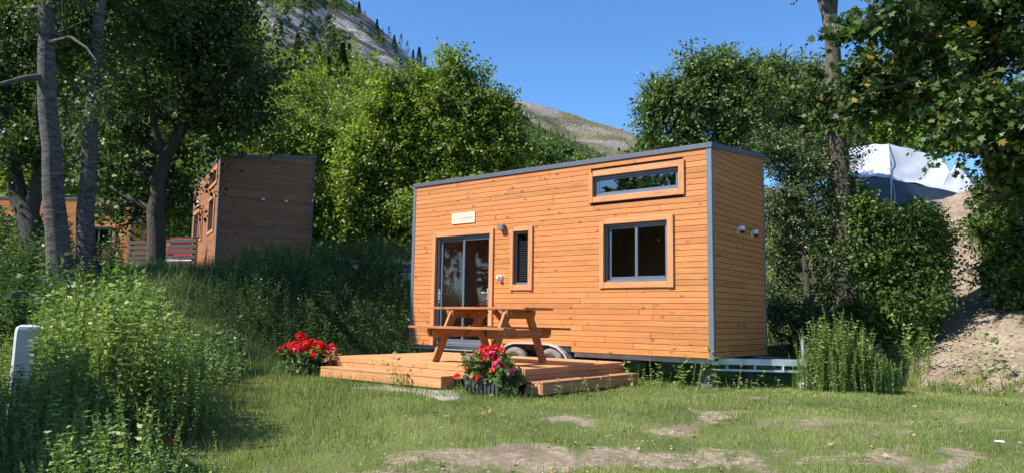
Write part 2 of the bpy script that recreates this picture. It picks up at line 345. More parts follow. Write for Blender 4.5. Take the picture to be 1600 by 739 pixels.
def ground_mat():
    t = NT('lawn_and_bare_earth'); tc = t.a('ShaderNodeTexCoord'); at_ = t.a('ShaderNodeAttribute', attribute_name='bare')
    def N(s, d=6, r=.6):
        n = t.a('ShaderNodeTexNoise', i_Scale=s, i_Detail=d, i_Roughness=r); t.l(tc.outputs['Object'], n.inputs['Vector']); return n.outputs[0]
    n1, n2, n3 = N(.9), N(14), N(70, 4)
    green = t.mix(t.ramp(n1, [(.35, 0.0), (.65, 1.0)]), (.07, .11, .028), (.13, .165, .05))
    green = t.mix(t.ramp(n2, [(.4, 0.0), (.62, .6)]), green, (.13, .11, .055))
    earth = t.mix(t.ramp(n2, [(.35, 0.0), (.65, 1.0)]), (.19, .145, .10), (.37, .30, .225))
    earth = t.mix(t.ramp(N(1.7, 5), [(.42, 0.0), (.62, .6)]), earth, (.13, .095, .065))
    earth = t.mix(t.ramp(n3, [(.55, 0.0), (.7, .55)]), earth, (.2, .15, .1))
    f = t.math('ADD', at_.outputs['Fac'], t.math('MULTIPLY', t.math('SUBTRACT', n2, .5), .5))
    m = t.ramp(f, [(.42, 0.0), (.62, 1.0)])
    t.l(t.mix(m, green, earth), t.p.inputs['Base Color']); t.p.inputs['Roughness'].default_value = .95; t.p.inputs['Specular IOR Level'].default_value = .15
    h = t.math('ADD', n2, t.math('MULTIPLY', n3, .5)); t.bump(h, .7, .03); return t.m
M['ground'] = ground_mat()
def hill_mat(name, far=False):
    t = NT(name); tc = t.a('ShaderNodeTexCoord'); at_ = t.a('ShaderNodeAttribute', attribute_name='rock')
    k = .012 if far else .06
    def N(s, d=8, r=.6, ds=0):
        n = t.a('ShaderNodeTexNoise', i_Scale=s, i_Detail=d, i_Roughness=r, i_Distortion=ds); t.l(tc.outputs['Object'], n.inputs['Vector']); return n.outputs[0]
    n1, n2 = N(k, 8, .65), N(k * 9, 6)
    mp = t.a('ShaderNodeMapping'); mp.inputs['Rotation'].default_value = (0, R(-28), 0); mp.inputs['Scale'].default_value = (.25, .25, 2.4); t.l(tc.outputs['Object'], mp.inputs[0])
    st = t.a('ShaderNodeTexNoise', i_Scale=.09, i_Detail=7, i_Roughness=.65); t.l(mp.outputs[0], st.inputs['Vector'])
    if far:
        grassc = t.mix(t.ramp(n1, [(.42, 0.0), (.58, 1.0)]), (.25, .195, .115), (.15, .15, .08))
        grassc = t.mix(t.ramp(n2, [(.52, 0.0), (.62, .8)]), grassc, (.06, .085, .05)); rock = (.27, .25, .23)
    else:
        grassc = t.mix(t.ramp(n2, [(.4, 0.0), (.6, 1.0)]), (.045, .075, .02), (.13, .15, .06)); rock = t.mix(t.ramp(st.outputs[0], [(.42, 0.0), (.58, 1.0)]), (.12, .105, .10), (.42, .385, .36))
    f = t.math('ADD', at_.outputs['Fac'], t.math('MULTIPLY', t.math('SUBTRACT', n2, .5), .7))
    t.l(t.mix(t.ramp(f, [(.4, 0.0), (.6, 1.0)]), grassc, rock), t.p.inputs['Base Color']); t.p.inputs['Roughness'].default_value = .95; t.p.inputs['Specular IOR Level'].default_value = .1
    t.bump(t.math('ADD', n2, st.outputs[0]), 1.0, 2.5 if not far else 10); return t.m
M['hill'] = hill_mat('rocky_slope'); M['farhill'] = hill_mat('dry_alpine_slope', True)

# ------------------------------------------------------------------ ground and mountains
def lines(lo, a, b, hi, step):
    L = list(np.arange(a, b + 1e-6, step)); s = step; v = a
    while v > lo: s *= 1.35; v -= s; L.insert(0, v)
    s = step; v = b
    while v < hi: s *= 1.35; v += s; L.append(v)
    return np.array(L)
gx = lines(-3000, -14, 17, 3000, .19); gy = lines(-3000, 3, 27, 3000, .18)
X, Y = np.meshgrid(gx, gy); Z = height(X, Y); Z = np.where(np.hypot(X, Y) > 300, Z - .02 * (np.hypot(X, Y) - 300) * 0 - 6 * sst(300, 500, np.hypot(X, Y)), Z)
nv, nu = X.shape; ii = np.arange(nv * nu).reshape(nv, nu)
Fq = np.stack([ii[:-1, :-1], ii[:-1, 1:], ii[1:, 1:], ii[1:, :-1]], -1).reshape(-1, 4)
me = idx_mesh('ground', np.stack([X, Y, Z], -1).reshape(-1, 3), Fq)
att = me.attributes.new('bare', 'FLOAT', 'POINT'); att.data.foreach_set('value', bare(X, Y).ravel().astype(np.float32))
tag(link('ground', me, M['ground']), kind='structure')

def ridge_sheet(name, mat, ridge, base_y, base_z, nrow, ncol, amp, rockf, power=1.1, back=.5):
    """a mountain side: ridge = [(photo x, photo y, distance)]; front slope plus a back slope"""
    px = np.linspace(ridge[0][0], ridge[-1][0], ncol); rp = np.array(ridge, float)
    py = np.interp(px, rp[:, 0], rp[:, 1]); D = np.interp(px, rp[:, 0], rp[:, 2])
    top = np.array([at(a, b, d) for a, b, d in zip(px, py, D)])
    bot = np.array([at(a, 480, base_y if not callable(base_y) else base_y(a)) for a in px]); bot[:, 2] = base_z
    v = np.linspace(0, 1, nrow)[:, None]
    P = bot[None] * (1 - v[..., None]) + top[None] * v[..., None]
    P[..., 2] = bot[None, :, 2] + (top[None, :, 2] - bot[None, :, 2]) * v ** power
    n = fbm(P * np.array([1, 1, .6]) / amp[1], 5) - .5
    e = sst(0, .12, v)
    P[..., 2] += n * amp[0] * e * (.35 + .65 * sst(1, .85, v)); P[..., 1] += (fbm(P / amp[1] * 1.3 + 40, 4) - .5) * amp[0] * 1.2 * e * sst(1, .9, v)
    bk = []
    for q in (.15, .5, 1.0):
        b = top.copy(); dirv = top.copy(); dirv[:, 2] = 0; dirv /= np.linalg.norm(dirv, axis=1)[:, None]
        b = b + dirv * (D * back * q)[:, None]; b[:, 2] = top[:, 2] * (1 - q) ** 1.2 - 10 * q; bk.append(b)
    P = np.concatenate([P, np.array(bk)], 0); nr = P.shape[0]; ii = np.arange(nr * ncol).reshape(nr, ncol)
    Fq = np.stack([ii[:-1, :-1], ii[:-1, 1:], ii[1:, 1:], ii[1:, :-1]], -1).reshape(-1, 4)
    rk = rockf(P, px, nr)
    me = idx_mesh(name, P.reshape(-1, 3), Fq); a = me.attributes.new('rock', 'FLOAT', 'POINT'); a.data.foreach_set('value', rk.ravel().astype(np.float32))
    tag(link(name, me, mat), kind='structure'); return P, rk

def project(P):
    P = np.asarray(P, float); z0 = P[..., 2] - EYE
    y = P[..., 1] * math.cos(PITCH) + z0 * math.sin(PITCH); z = -P[..., 1] * math.sin(PITCH) + z0 * math.cos(PITCH)
    u = F_PX * P[..., 0] / y; v = -F_PX * z / y
    return 800 + u * math.cos(ROLL) - v * math.sin(ROLL), 369.5 + u * math.sin(ROLL) + v * math.cos(ROLL)
ROCKS = [((330, -10), (440, 45), 26), ((380, 20), (600, 40), 16), ((430, 40), (500, 70), 18), ((548, 70), (635, 95), 24), ((560, 100), (600, 125), 14), ((300, -60), (520, -30), 22), ((250, -250), (500, -120), 60), ((590, 55), (650, 96), 8)]
def rock_left(P, px, nr):
    u, v = project(P); b = np.zeros(u.shape)
    for (a, c, r) in ROCKS: b = np.maximum(b, np.exp(-(seg_d(u, v, [a, c]) / r) ** 2))
    return b * 1.0 + (fbm(P / 7, 3) - .5) * 1.1
RIDGE1 = [(-900, -900, 260), (-300, -700, 270), (100, -420, 280), (300, -210, 290), (450, -75, 300), (540, 2, 310), (575, 25, 320), (605, 55, 335), (645, 92, 350), (700, 128, 380), (760, 160, 430), (820, 186, 500), (880, 214, 560), (950, 247, 640), (1010, 275, 700), (1120, 330, 760), (1400, 420, 820), (1900, 470, 820)]
HP, HR = ridge_sheet('wooded_rocky_mountain', M['hill'], RIDGE1, lambda a: 46 + 50 * sst(600, 950, a), 3.5, 150, 300, (15, 21), rock_left, 1.12)
RIDGE2 = [(300, 60, 2100), (560, 100, 2000), (700, 125, 1900), (760, 140, 1850), (790, 150, 1800), (850, 166, 1780), (900, 184, 1750), (950, 197, 1720), (1000, 213, 1700), (1045, 233, 1700), (1120, 262, 1700), (1300, 330, 1650), (1700, 430, 1600), (2300, 470, 1600)]
def rock_far(P, px, nr):
    return .12 + (fbm(P / 70, 4) - .5) * 1.5 + .35 * sst(250, 420, P[..., 2])
ridge_sheet('bare_alpine_mountain', M['farhill'], RIDGE2, 700, 0, 110, 160, (70, 160), rock_far, 1.0)

# ------------------------------------------------------------------ foliage
def unit(v): return v / np.maximum(np.linalg.norm(v, axis=-1, keepdims=True), 1e-9)
def rnd(n): return unit(RG.normal(size=(n, 3)))
MAPLE = np.array([(0, 0), (.60, .16), (.36, .32), (.60, .66), (.22, .60), (0, 1), (-.22, .60), (-.60, .66), (-.36, .32), (-.60, .16)])
OVAL = np.array([(0, 0), (.34, .4), (0, 1), (-.34, .4)])
LANCE = np.array([(0, 0), (.17, .35), (0, 1), (-.17, .35)])
def leaves(P, A, Nn, S, shape=OVAL):
    """leaf faces at P, pointing along A, facing Nn, S long"""
    A = unit(A); B = unit(np.cross(A, Nn)); Nn = np.cross(B, A)
    V = P[:, None] + (A[:, None] * shape[None, :, 1:2] + B[:, None] * shape[None, :, 0:1]) * S[:, None, None]
    fold = np.abs(shape[:, 0])[None, :, None] * .25 - (shape[:, 1] ** 2)[None, :, None] * .15
    V = V + Nn[:, None] * fold * S[:, None, None]
    return V.reshape(-1, 3)
def spray_points(lobes, n, gap=.42, gs=1.1, shell=.5):
    C = np.array([l[0] for l in lobes]); Rr = np.array([l[1] for l in lobes]); w = (Rr[:, 0] * Rr[:, 1] + Rr[:, 0] * Rr[:, 2] + Rr[:, 1] * Rr[:, 2])
    if len(lobes[0]) > 2: w = w * np.array([l[2] for l in lobes])
    m = int(n * 2.2); k = RG.choice(len(lobes), m, p=w / w.sum())
    nc_ = 15; cd = rnd(len(lobes) * nc_).reshape(len(lobes), nc_, 3); cd[..., 2] += .15; cr = .35 + .68 * RG.random((len(lobes), nc_)); cz = .10 + .17 * RG.random((len(lobes), nc_)); j = RG.integers(0, nc_, m)
    sub = cd[k, j] * cr[k, j][:, None]; d = rnd(m); q = sub + d * (cz[k, j] * (.35 + .95 * RG.random(m) ** .6))[:, None] * np.array([1.2, 1.2, .85]) * np.where(RG.random(m) < .12, 1.8, 1)[:, None]
    P = C[k] + q * Rr[k]; d = unit(q * .6 + d * .6)
    keep = fbm(P / gs + 3, 3) > gap - .06
    P, d, k = P[keep][:n], d[keep][:n], k[keep][:n]; return P, d, k
def foliage(lobes, nleaf, size, per=12, slen=.55, shape=OVAL, gap=.42, gs=1.1, up=.25, shell=.5, flat=.55, pair=.8, **_):
    n = max(1, nleaf // per); P, d, k = spray_points(lobes, n, gap, gs, shell); n = len(P)
    sd = unit(d * .75 + rnd(n) * .65 + np.array([0, 0, up])); side = unit(np.cross(sd, rnd(n)))
    t = np.tile(np.linspace(0, 1, per), n) ; s = np.tile(np.where(np.arange(per) % 2, 1, -1), n)[:, None]
    Pk = np.repeat(P, per, 0); sdk = np.repeat(sd, per, 0); sk = np.repeat(side, per, 0) * s
    L = np.repeat(slen * (.6 + .8 * RG.random(n)), per)[:, None]
    pos = Pk + sdk * t[:, None] * L + sk * .04 * slen - np.array([0, 0, 1]) * (t[:, None] ** 2) * L * .18
    A = sdk * (1 - pair * .5) + sk * pair + rnd(len(pos)) * .35 - np.array([0, 0, .12])
    Nn = unit(np.array([0, 0, 1]) * flat + np.repeat(unit(d * np.array([1, 1, .3])), per, 0) * .35 + rnd(len(pos)) * .8)
    S = size * (.6 + .8 * RG.random(len(pos)))
    return leaves(pos, A, Nn, S, shape), P, k
def px_lobes(L, Y, dep=.8):
    """crown lobes measured on the photo: (x, y, rx, ry[, dY[, weight]])"""
    out = []
    for l in L:
        yy = Y + (l[4] if len(l) > 4 else 0); c = at(l[0], l[1], yy); rx, rz = l[2] * yy / F_PX, l[3] * yy / F_PX
        out.append((c, np.array([rx, max(.35, (rx + rz) / 2 * dep), rz]), l[5] if len(l) > 5 else 1))
    return out
def shoots(lobes, k=3):
    """thin upright leaders standing out of the crown's top"""
    out = list(lobes); zt = max(l[0][2] + l[1][2] for l in lobes)
    for c, r, w in lobes:
        for _ in range(k):
            a = RG.uniform(0, 6.28); q = RG.uniform(.35, .95)
            p = c + np.array([math.cos(a) * q * r[0], math.sin(a) * q * r[1], r[2] * (1.12 - .45 * q)])
            out.append((p, np.array([.13 * r[0] + .08, .13 * r[1] + .08, .38 * r[2] + .1]), 2.2 * w))
    return out
def jit(a, s): return a + RG.normal(size=3) * s
def tree(name, label, cat, base, trunk, trad, lobes, nleaf, lsize, leafmat, barkmat, group=None, nb=7, twig=.012, stems=(), **kw):
    base = np.array(base, float); root = thing(name, label, cat, base, 0, group); limb_n = len(lobes)
    sh = kw.pop('shoot', 2)
    if sh: lobes = shoots(lobes, sh)
    tb = MB(); tp = [np.array(p, float) - base for p in trunk]
    # smooth the trunk line a little
    fine = []; fr = []
    for i in range(len(tp) - 1):
        for q in (0, .33, .66): fine.append(tp[i] * (1 - q) + tp[i + 1] * q + (RG.normal(size=3) * .02 if i + q > 0 else 0)); fr.append(trad[i] * (1 - q) + trad[i + 1] * q)
    fine.append(tp[-1]); fr.append(trad[-1]); fr[0] *= 1.35
    fine.insert(0, fine[0] - np.array([0, 0, .4])); fr.insert(0, fr[0] * 1.1)
    tb.tube(fine, fr, 12)
    for (sp, sr) in stems: tb.tube([np.array(p, float) - base for p in sp], sr, 9)
    V, P, k = foliage([(l[0] - base, l[1], l[2]) for l in lobes], nleaf, lsize, **kw)
    allst = [(np.array(fine), fr)] + [(np.array(sp, float) - base, sr) for sp, sr in stems]
    for i, l in enumerate(lobes):
        c = l[0] - base; pts = P[k == i]
        if not len(pts): continue
        best = None
        for (q, rr) in allst:
            dd = np.linalg.norm(q - (c - np.array([0, 0, .7 * l[1][2]])), axis=1); j = int(dd.argmin())
            if best is None or dd[j] < best[0]: best = (dd[j], q[j], rr[j])
        _, s, r0 = best; r0 = min(r0 * .6, .09); m = (s + c) / 2 + np.array([0, 0, .1 * np.linalg.norm(c - s)])
        tb.tube([s, jit(m, .08), c], [r0, r0 * .7, r0 * .4], 6, cap=False)
        for p in pts[RG.choice(len(pts), min(nb if i < limb_n else 2, len(pts)), replace=False)]:
            tb.tube([c, jit((c + p) / 2, .06 * l[1].mean()), p], [r0 * .38, r0 * .22, twig * .5], 4, cap=False)
    tb.build('trunk', barkmat, root)
    link('crown', poly_mesh('crown', V, len(kw.get('shape', OVAL))), leafmat, root)
    return root

# ---- the trees one can tell apart
B = lambda px, py, Y: at(px, py, Y)
def gbase(px, Y, sink=0):
    x = at(px, 490, Y)[0]; return np.array([x, Y, H(x, Y) - sink])
b = gbase(98, 13.4)
tree('ash_tree', 'pale grey banded trunk standing second from the left, the thicker of the two pale trunks', 'tree', b,
     [b, B(84, 300, 13.4), B(72, 90, 13.3), B(66, -60, 13.3), B(60, -220, 13.5)], [.22, .175, .145, .115, .08],
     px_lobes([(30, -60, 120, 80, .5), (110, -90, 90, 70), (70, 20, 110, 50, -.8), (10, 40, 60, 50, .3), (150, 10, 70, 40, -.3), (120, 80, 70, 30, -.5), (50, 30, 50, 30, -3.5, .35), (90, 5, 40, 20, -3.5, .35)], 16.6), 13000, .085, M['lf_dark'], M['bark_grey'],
     stems=[([B(72, 120, 13.3), B(40, 122, 13.0), B(-10, 135, 12.7)], [.07, .05, .035]), ([B(70, 70, 13.3), B(110, 58, 13.0), B(135, 75, 12.8), B(150, 95, 12.7)], [.05, .03, .022, .01]), ([B(70, 60, 13.3), B(100, 48, 13.2), B(140, 30, 13.1)], [.04, .02, .008])], slen=.5, gap=.50, gs=.7)
b = gbase(132, 15.4)
tree('ash_tree', 'thinner pale banded trunk just right of the thickest pale trunk', 'tree', b,
     [b, B(133, 330, 15.4), B(142, 200, 15.4), B(152, 60, 15.5), B(165, -120, 15.6)], [.205, .165, .15, .12, .07],
     px_lobes([(200, -40, 90, 60), (170, 60, 90, 45, -.4), (230, 40, 70, 45, .4), (160, 150, 60, 35, .3), (120, 250, 35, 30, .5), (165, 175, 34, 34, -2.2, .5), (150, 110, 40, 30, -2.2, .4), (270, 10, 60, 50, .8)], 17.0), 9000, .085, M['lf_dark'], M['bark_grey'],
     stems=[([B(150, 110, 15.4), B(170, 150, 15.2), B(165, 190, 15)], [.03, .015, .006])], slen=.5, gap=.50, gs=.7)
b = gbase(62, 15.5)
tree('ash_tree', 'black looking forked trunk at the far left in front of the orange cabin', 'tree', b,
     [b, B(45, 345, 15.5), B(20, 280, 15.5), B(6, 180, 15.5), B(10, 20, 15.6)], [.27, .22, .15, .12, .07],
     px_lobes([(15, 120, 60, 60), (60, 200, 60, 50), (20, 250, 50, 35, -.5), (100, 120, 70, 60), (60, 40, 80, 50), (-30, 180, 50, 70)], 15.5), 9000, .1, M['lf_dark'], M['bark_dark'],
     stems=[([B(47, 340, 15.5), B(62, 270, 15.6), B(60, 190, 15.7), B(75, 90, 15.8)], [.16, .13, .1, .05])], gap=.48)
b = gbase(240, 19)
tree('ash_tree', 'large dark tree with forking bare limbs behind the slatted fence', 'tree', b,
     [b, B(243, 330, 19), B(252, 260, 19), B(285, 200, 19), B(303, 165, 19), B(310, 90, 19), B(325, 20, 19)], [.24, .21, .18, .15, .12, .08, .04],
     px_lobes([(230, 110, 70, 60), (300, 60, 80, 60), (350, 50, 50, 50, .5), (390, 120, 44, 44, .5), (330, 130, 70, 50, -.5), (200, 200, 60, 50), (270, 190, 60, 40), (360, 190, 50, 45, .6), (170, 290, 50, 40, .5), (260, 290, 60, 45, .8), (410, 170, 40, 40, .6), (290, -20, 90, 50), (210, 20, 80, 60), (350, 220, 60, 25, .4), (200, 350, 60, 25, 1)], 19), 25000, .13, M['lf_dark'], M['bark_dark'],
     stems=[([B(255, 255, 19), B(238, 180, 18.7), B(225, 110, 18.6), B(200, 50, 18.5)], [.12, .08, .05, .02]), ([B(300, 172, 19), B(340, 140, 18.7), B(375, 105, 18.6), B(400, 95, 18.5)], [.09, .06, .035, .015]), ([B(303, 160, 19), B(285, 100, 18.6), B(275, 60, 18.5)], [.08, .05, .02]), ([B(305, 150, 19), B(322, 90, 18.6), B(330, 30, 18.5)], [.08, .05, .02])], gap=.50, slen=.7)
b = gbase(448, 29)
tree('broadleaf_tree', 'light green drooping tree above and behind the brown end of the weathered cabin', 'tree', b,
     [b, B(446, 300, 29), B(440, 210, 29)], [.25, .2, .08],
     px_lobes([(440, 215, 40, 34), (500, 220, 45, 40), (460, 270, 50, 40), (520, 290, 40, 40), (400, 220, 40, 40)], 29), 18000, .14, M['lf_bright'], M['bark_brown'], gap=.42, slen=.8, up=-.1)
b = gbase(668, 24)
tree('broadleaf_tree', 'tall light green tree directly behind the left half of the long cabin', 'tree', b,
     [b, B(665, 350, 24), B(668, 250, 24), B(690, 170, 24), B(700, 100, 24)], [.26, .22, .17, .1, .03],
     px_lobes([(703, 126, 24, 30), (672, 164, 42, 34), (738, 160, 26, 30), (622, 150, 26, 22), (600, 196, 30, 30), (640, 214, 60, 44), (718, 214, 60, 44), (770, 219, 34, 40), (568, 246, 30, 28), (572, 284, 50, 40), (540, 339, 44, 44), (640, 284, 60, 44), (720, 284, 66, 44), (787, 276, 34, 36), (690, 344, 80, 44, -.5, 1.3), (600, 359, 66, 44, 0, 1.2), (778, 189, 18, 18), (800, 239, 20, 20), (512, 359, 30, 34)], 24), 76000, .125, M['lf_bright'], M['bark_dark'], gap=.475, gs=.8, slen=.75, nb=9, up=.35)
b = gbase(1130, 20.5)
tree('ash_tree', 'rounded ash tree rising behind the right end of the long cabin against the sky', 'tree', b,
     [b, B(1132, 300, 20.5), B(1130, 200, 20.5), B(1120, 110, 20.5)], [.22, .18, .12, .04],
     px_lobes([(1098, 130, 30, 30), (1140, 116, 18, 22), (1065, 157, 32, 26), (1128, 162, 46, 34), (1085, 177, 50, 34), (1040, 177, 26, 26), (1030, 157, 12, 16), (1024, 212, 18, 22), (1062, 217, 44, 26), (1125, 212, 60, 40), (1160, 170, 40, 40), (1020, 177, 10, 16), (1165, 142, 22, 22)], 20.5), 34000, .115, M['lf_ash'], M['bark_brown'], gap=.475, slen=.6, shape=LANCE * np.array([1.5, 1]), gs=.75, up=.3)
b = gbase(1232, 22)
tree('ash_tree', 'second ash crown, between the rounded ash and the tall bare trunk', 'tree', b,
     [b, B(1235, 300, 22), B(1238, 200, 22), B(1236, 120, 22)], [.2, .17, .1, .04],
     px_lobes([(1222, 128, 18, 24), (1252, 132, 20, 22), (1200, 152, 30, 28), (1245, 158, 44, 34), (1205, 188, 50, 38), (1270, 193, 40, 38), (1180, 223, 50, 34), (1250, 228, 60, 34), (1190, 120, 12, 16), (1284, 160, 14, 26)], 22), 24000, .12, M['lf_ash'], M['bark_brown'], gap=.475, slen=.6, shape=LANCE * np.array([1.5, 1]), gs=.75, up=.3)
b = gbase(1322, 14.6)
tree('poplar_tree', 'tall dark leafless trunk forking at the top edge between ash and maple crowns', 'tree', b,
     [b, B(1316, 330, 14.6), B(1308, 200, 14.6), B(1302, 100, 14.6), B(1297, 40, 14.6), B(1284, -20, 14.6), B(1270, -120, 14.6)], [.23, .2, .165, .15, .15, .1, .08],
     px_lobes([(1302, 190, 24, 18), (1322, 215, 20, 16), (1270, -60, 90, 40), (1310, -90, 80, 40), (1285, 160, 8, 10)], 14.5), 3500, .12, M['lf_maple'], M['bark_brown'],
     stems=[([B(1297, 45, 14.6), B(1303, -10, 14.6), B(1310, -120, 14.6)], [.12, .09, .07])], shape=OVAL, gap=.45, slen=.4)
b = gbase(1566, 15.2)
tree('maple_tree', 'dark maple with big lobed leaves overhanging the right edge above the dirt path', 'tree', b,
     [b, B(1560, 330, 14.6), B(1545, 180, 13.6), B(1535, 60, 13.2), B(1520, -80, 13.2)], [.26, .22, .18, .15, .1],
     px_lobes([(1385, 112, 40, 22, 0), (1356, 145, 28, 24, .1), (1345, 178, 20, 14, .1), (1405, 152, 44, 24, .1), (1455, 88, 54, 30, -.6), (1462, 145, 52, 34, -.6), (1500, 60, 66, 44), (1520, 130, 66, 54, -.3), (1575, 70, 60, 60), (1590, 160, 50, 60, -.4), (1560, 200, 50, 34, -.8), (1492, 185, 30, 26, -1), (1482, 222, 14, 18, -1), (1592, 250, 40, 44, -1), (1540, 0, 110, 44), (1440, 20, 40, 22, -.4), (1590, 290, 34, 40, -.6), (1570, -50, 120, 50)], 13, .9), 22000, .1, M['lf_maple'], M['bark_brown'],
     stems=[([B(1545, 180, 13.2), B(1500, 140, 12.8), B(1430, 130, 12.4), B(1370, 140, 12.2)], [.1, .07, .04, .02]), ([B(1550, 230, 13.2), B(1520, 200, 12.6), B(1490, 200, 12.2)], [.06, .04, .02])], shape=MAPLE * np.array([.9, 1]), gap=.40, gs=.7, slen=.45, per=8, flat=.9, nb=9)
b = gbase(1420, 14)
tree('maple_branch', 'thin maple branch hanging in from the top edge against blue sky', 'branch', B(1480, -60, 12.2), [B(1480, -60, 12.2), B(1440, 0, 12.1), B(1390, 5, 12)], [.03, .02, .008],
     px_lobes([(1385, 6, 34, 12), (1345, 55, 34, 10), (1400, 45, 34, 10), (1322, 70, 16, 8), (1420, 28, 24, 14)], 12, 1), 900, .12, M['lf_dark'], M['bark_brown'], shape=MAPLE * np.array([.9, 1]), per=6, slen=.35, gap=.3)
b = gbase(1262, 14.8)
tree('willow_shrub', 'tall grey green small leaved bush crowding the right end wall of the long cabin', 'shrub', b,
     [b, B(1262, 440, 14.8), B(1255, 330, 14.8), B(1250, 250, 14.8)], [.09, .07, .05, .02],
     px_lobes([(1225, 262, 34, 30), (1268, 248, 36, 26), (1240, 310, 46, 40), (1290, 300, 40, 40), (1225, 380, 34, 50, .5), (1280, 370, 50, 44), (1225, 460, 30, 50, .6), (1285, 440, 50, 44), (1205, 245, 16, 20), (1310, 255, 30, 26), (1250, 510, 40, 30, .4), (1330, 470, 40, 44), (1300, 530, 50, 34, -.2), (1340, 410, 40, 44), (1215, 520, 20, 30, .3)], 14.8), 50000, .055, M['lf_willow'], M['bark_dark'],
     stems=[([B(1275, 520, 14.8), B(1290, 400, 14.7), B(1300, 300, 14.7)], [.05, .04, .015])], slen=.35, gs=.55, gap=.43, up=.5, per=14)
b = gbase(1400, 14.6)
tree('hazel_bush', 'dense dark green bush between the grey willow bush and the dirt path', 'shrub', b,
     [b, B(1395, 440, 14.6), B(1390, 360, 14.6)], [.08, .06, .02],
     px_lobes([(1360, 356, 40, 34), (1400, 362, 40, 30), (1430, 380, 34, 34), (1380, 400, 50, 40), (1430, 430, 30, 34), (1360, 460, 50, 44, -.3), (1410, 480, 40, 36, -.3), (1340, 505, 36, 28, -.3), (1340, 330, 20, 20), (1440, 356, 22, 16), (1445, 400, 26, 34), (1424, 480, 24, 26, -.2), (1450, 450, 24, 34, -.4), (1452, 385, 20, 30, .2)], 14.6), 34000, .075, M['lf_mid'], M['bark_dark'], slen=.4, gs=.6, gap=.42, shoot=0)
b = gbase(1588, 14.6)
tree('hazel_bush', 'shaded bush on the bank at the right edge beyond the dirt path', 'shrub', b,
     [b, B(1584, 440, 14.5), B(1580, 380, 14.4)], [.06, .05, .02],
     px_lobes([(1560, 372, 34, 34, .5), (1590, 400, 30, 50), (1560, 430, 30, 30), (1590, 456, 34, 28, -.4), (1548, 350, 24, 28, 1), (1575, 310, 24, 30, .6), (1590, 330, 30, 40)], 14.3), 22000, .07, M['lf_mid'], M['bark_dark'], slen=.35, gs=.5, gap=.4)
b = gbase(1400, 33)
tree('broadleaf_tree', 'sunny yellow green tree rising straight behind the white tent', 'tree', b,
     [b, B(1400, 260, 33), B(1398, 190, 33)], [.2, .15, .06],
     px_lobes([(1350, 205, 44, 28), (1400, 190, 44, 26), (1450, 200, 44, 30), (1490, 180, 40, 34), (1380, 240, 60, 24), (1330, 235, 30, 24), (1540, 190, 40, 40), (1590, 230, 50, 50)], 33), 17000, .2, M['lf_sun'], M['bark_brown'], gap=.38, slen=.8)
b = gbase(582, 27)
tree('willow_shrub', 'pale silvery willow bush with drooping twigs behind the weeds left of the long cabin', 'shrub', b,
     [b, B(580, 400, 27), B(578, 375, 27)], [.08, .06, .02],
     px_lobes([(575, 372, 18, 14), (588, 392, 24, 16), (565, 395, 14, 14)], 27), 5000, .1, M['lf_willow'], M['bark_brown'], gap=.35, slen=.5, up=-.5, shape=LANCE * np.array([1.3, 1]))
b = gbase(1045, 26)
tree('broadleaf_tree', 'low yellowish green treetop just above the roof edge left of the rounded ash', 'tree', b,
     [b, B(1045, 300, 26), B(1045, 250, 26)], [.15, .1, .03],
     px_lobes([(1040, 250, 40, 18), (1000, 262, 26, 12), (1080, 245, 30, 22), (1020, 235, 18, 14)], 26), 7000, .13, M['lf_mid'], M['bark_brown'], gap=.4, slen=.5)
# a green wall of wood behind the cabins: each a tree of its own
BACK = [(40, 250, 60, 90, 40, 'lf_bright', 'sunlit tree seen through the gap left of the two pale trunks'), (170, 260, 60, 80, 42, 'lf_mid', 'sunlit tree seen between the thin pale trunk and the big dark limbs'),
        (300, 330, 40, 70, 44, 'lf_sun', 'yellow green tree glowing over the fence beside the weathered cabin'), (100, 100, 80, 90, 46, 'lf_mid', 'mid green tree filling the upper left behind the pale trunks'), (260, 120, 90, 90, 48, 'lf_bright', 'light green tree behind the forking bare limbs'),
        (390, 250, 60, 60, 50, 'lf_bright', 'tall sunlit tree right behind the roof of the weathered cabin'), (500, 330, 44, 70, 40, 'lf_bright', 'mid green tree right of the weathered cabin end wall'), (840, 262, 50, 40, 60, 'lf_mid', 'rounded tree peeping over the roof middle of the long cabin'),
        (905, 270, 40, 24, 64, 'lf_mid', 'small tree peeping over the roof below the pale mountain'), (505, 300, 44, 50, 56, 'lf_bright', 'sunlit tree on the foot of the mountain left of the tallest light green tree'), (880, 255, 26, 26, 66, 'lf_ash', 'dusty green tree over the roof right of middle')]
for (x, y, rx, ry, Yd, m, lab) in BACK:
    b = gbase(x, Yd); L = [(x, y, rx * .7, ry * .5), (x - rx * .5, y + ry * .3, rx * .55, ry * .5), (x + rx * .5, y + ry * .35, rx * .55, ry * .5), (x + rx * .2, y - ry * .4, rx * .5, ry * .4), (x - rx * .3, y - ry * .5, rx * .4, ry * .35), (x, y + ry * .9, rx * .8, ry * .5)]
    tree('broadleaf_tree', lab, 'tree', b, [b, B(x, y + ry * .5, Yd), B(x, y - ry * .3, Yd)], [.22, .16, .05], px_lobes(L, Yd), 9000 if ry > 45 else 5000, .2 if Yd < 52 else .26, M[m], M['bark_brown'], gap=.38, slen=.9, nb=4)

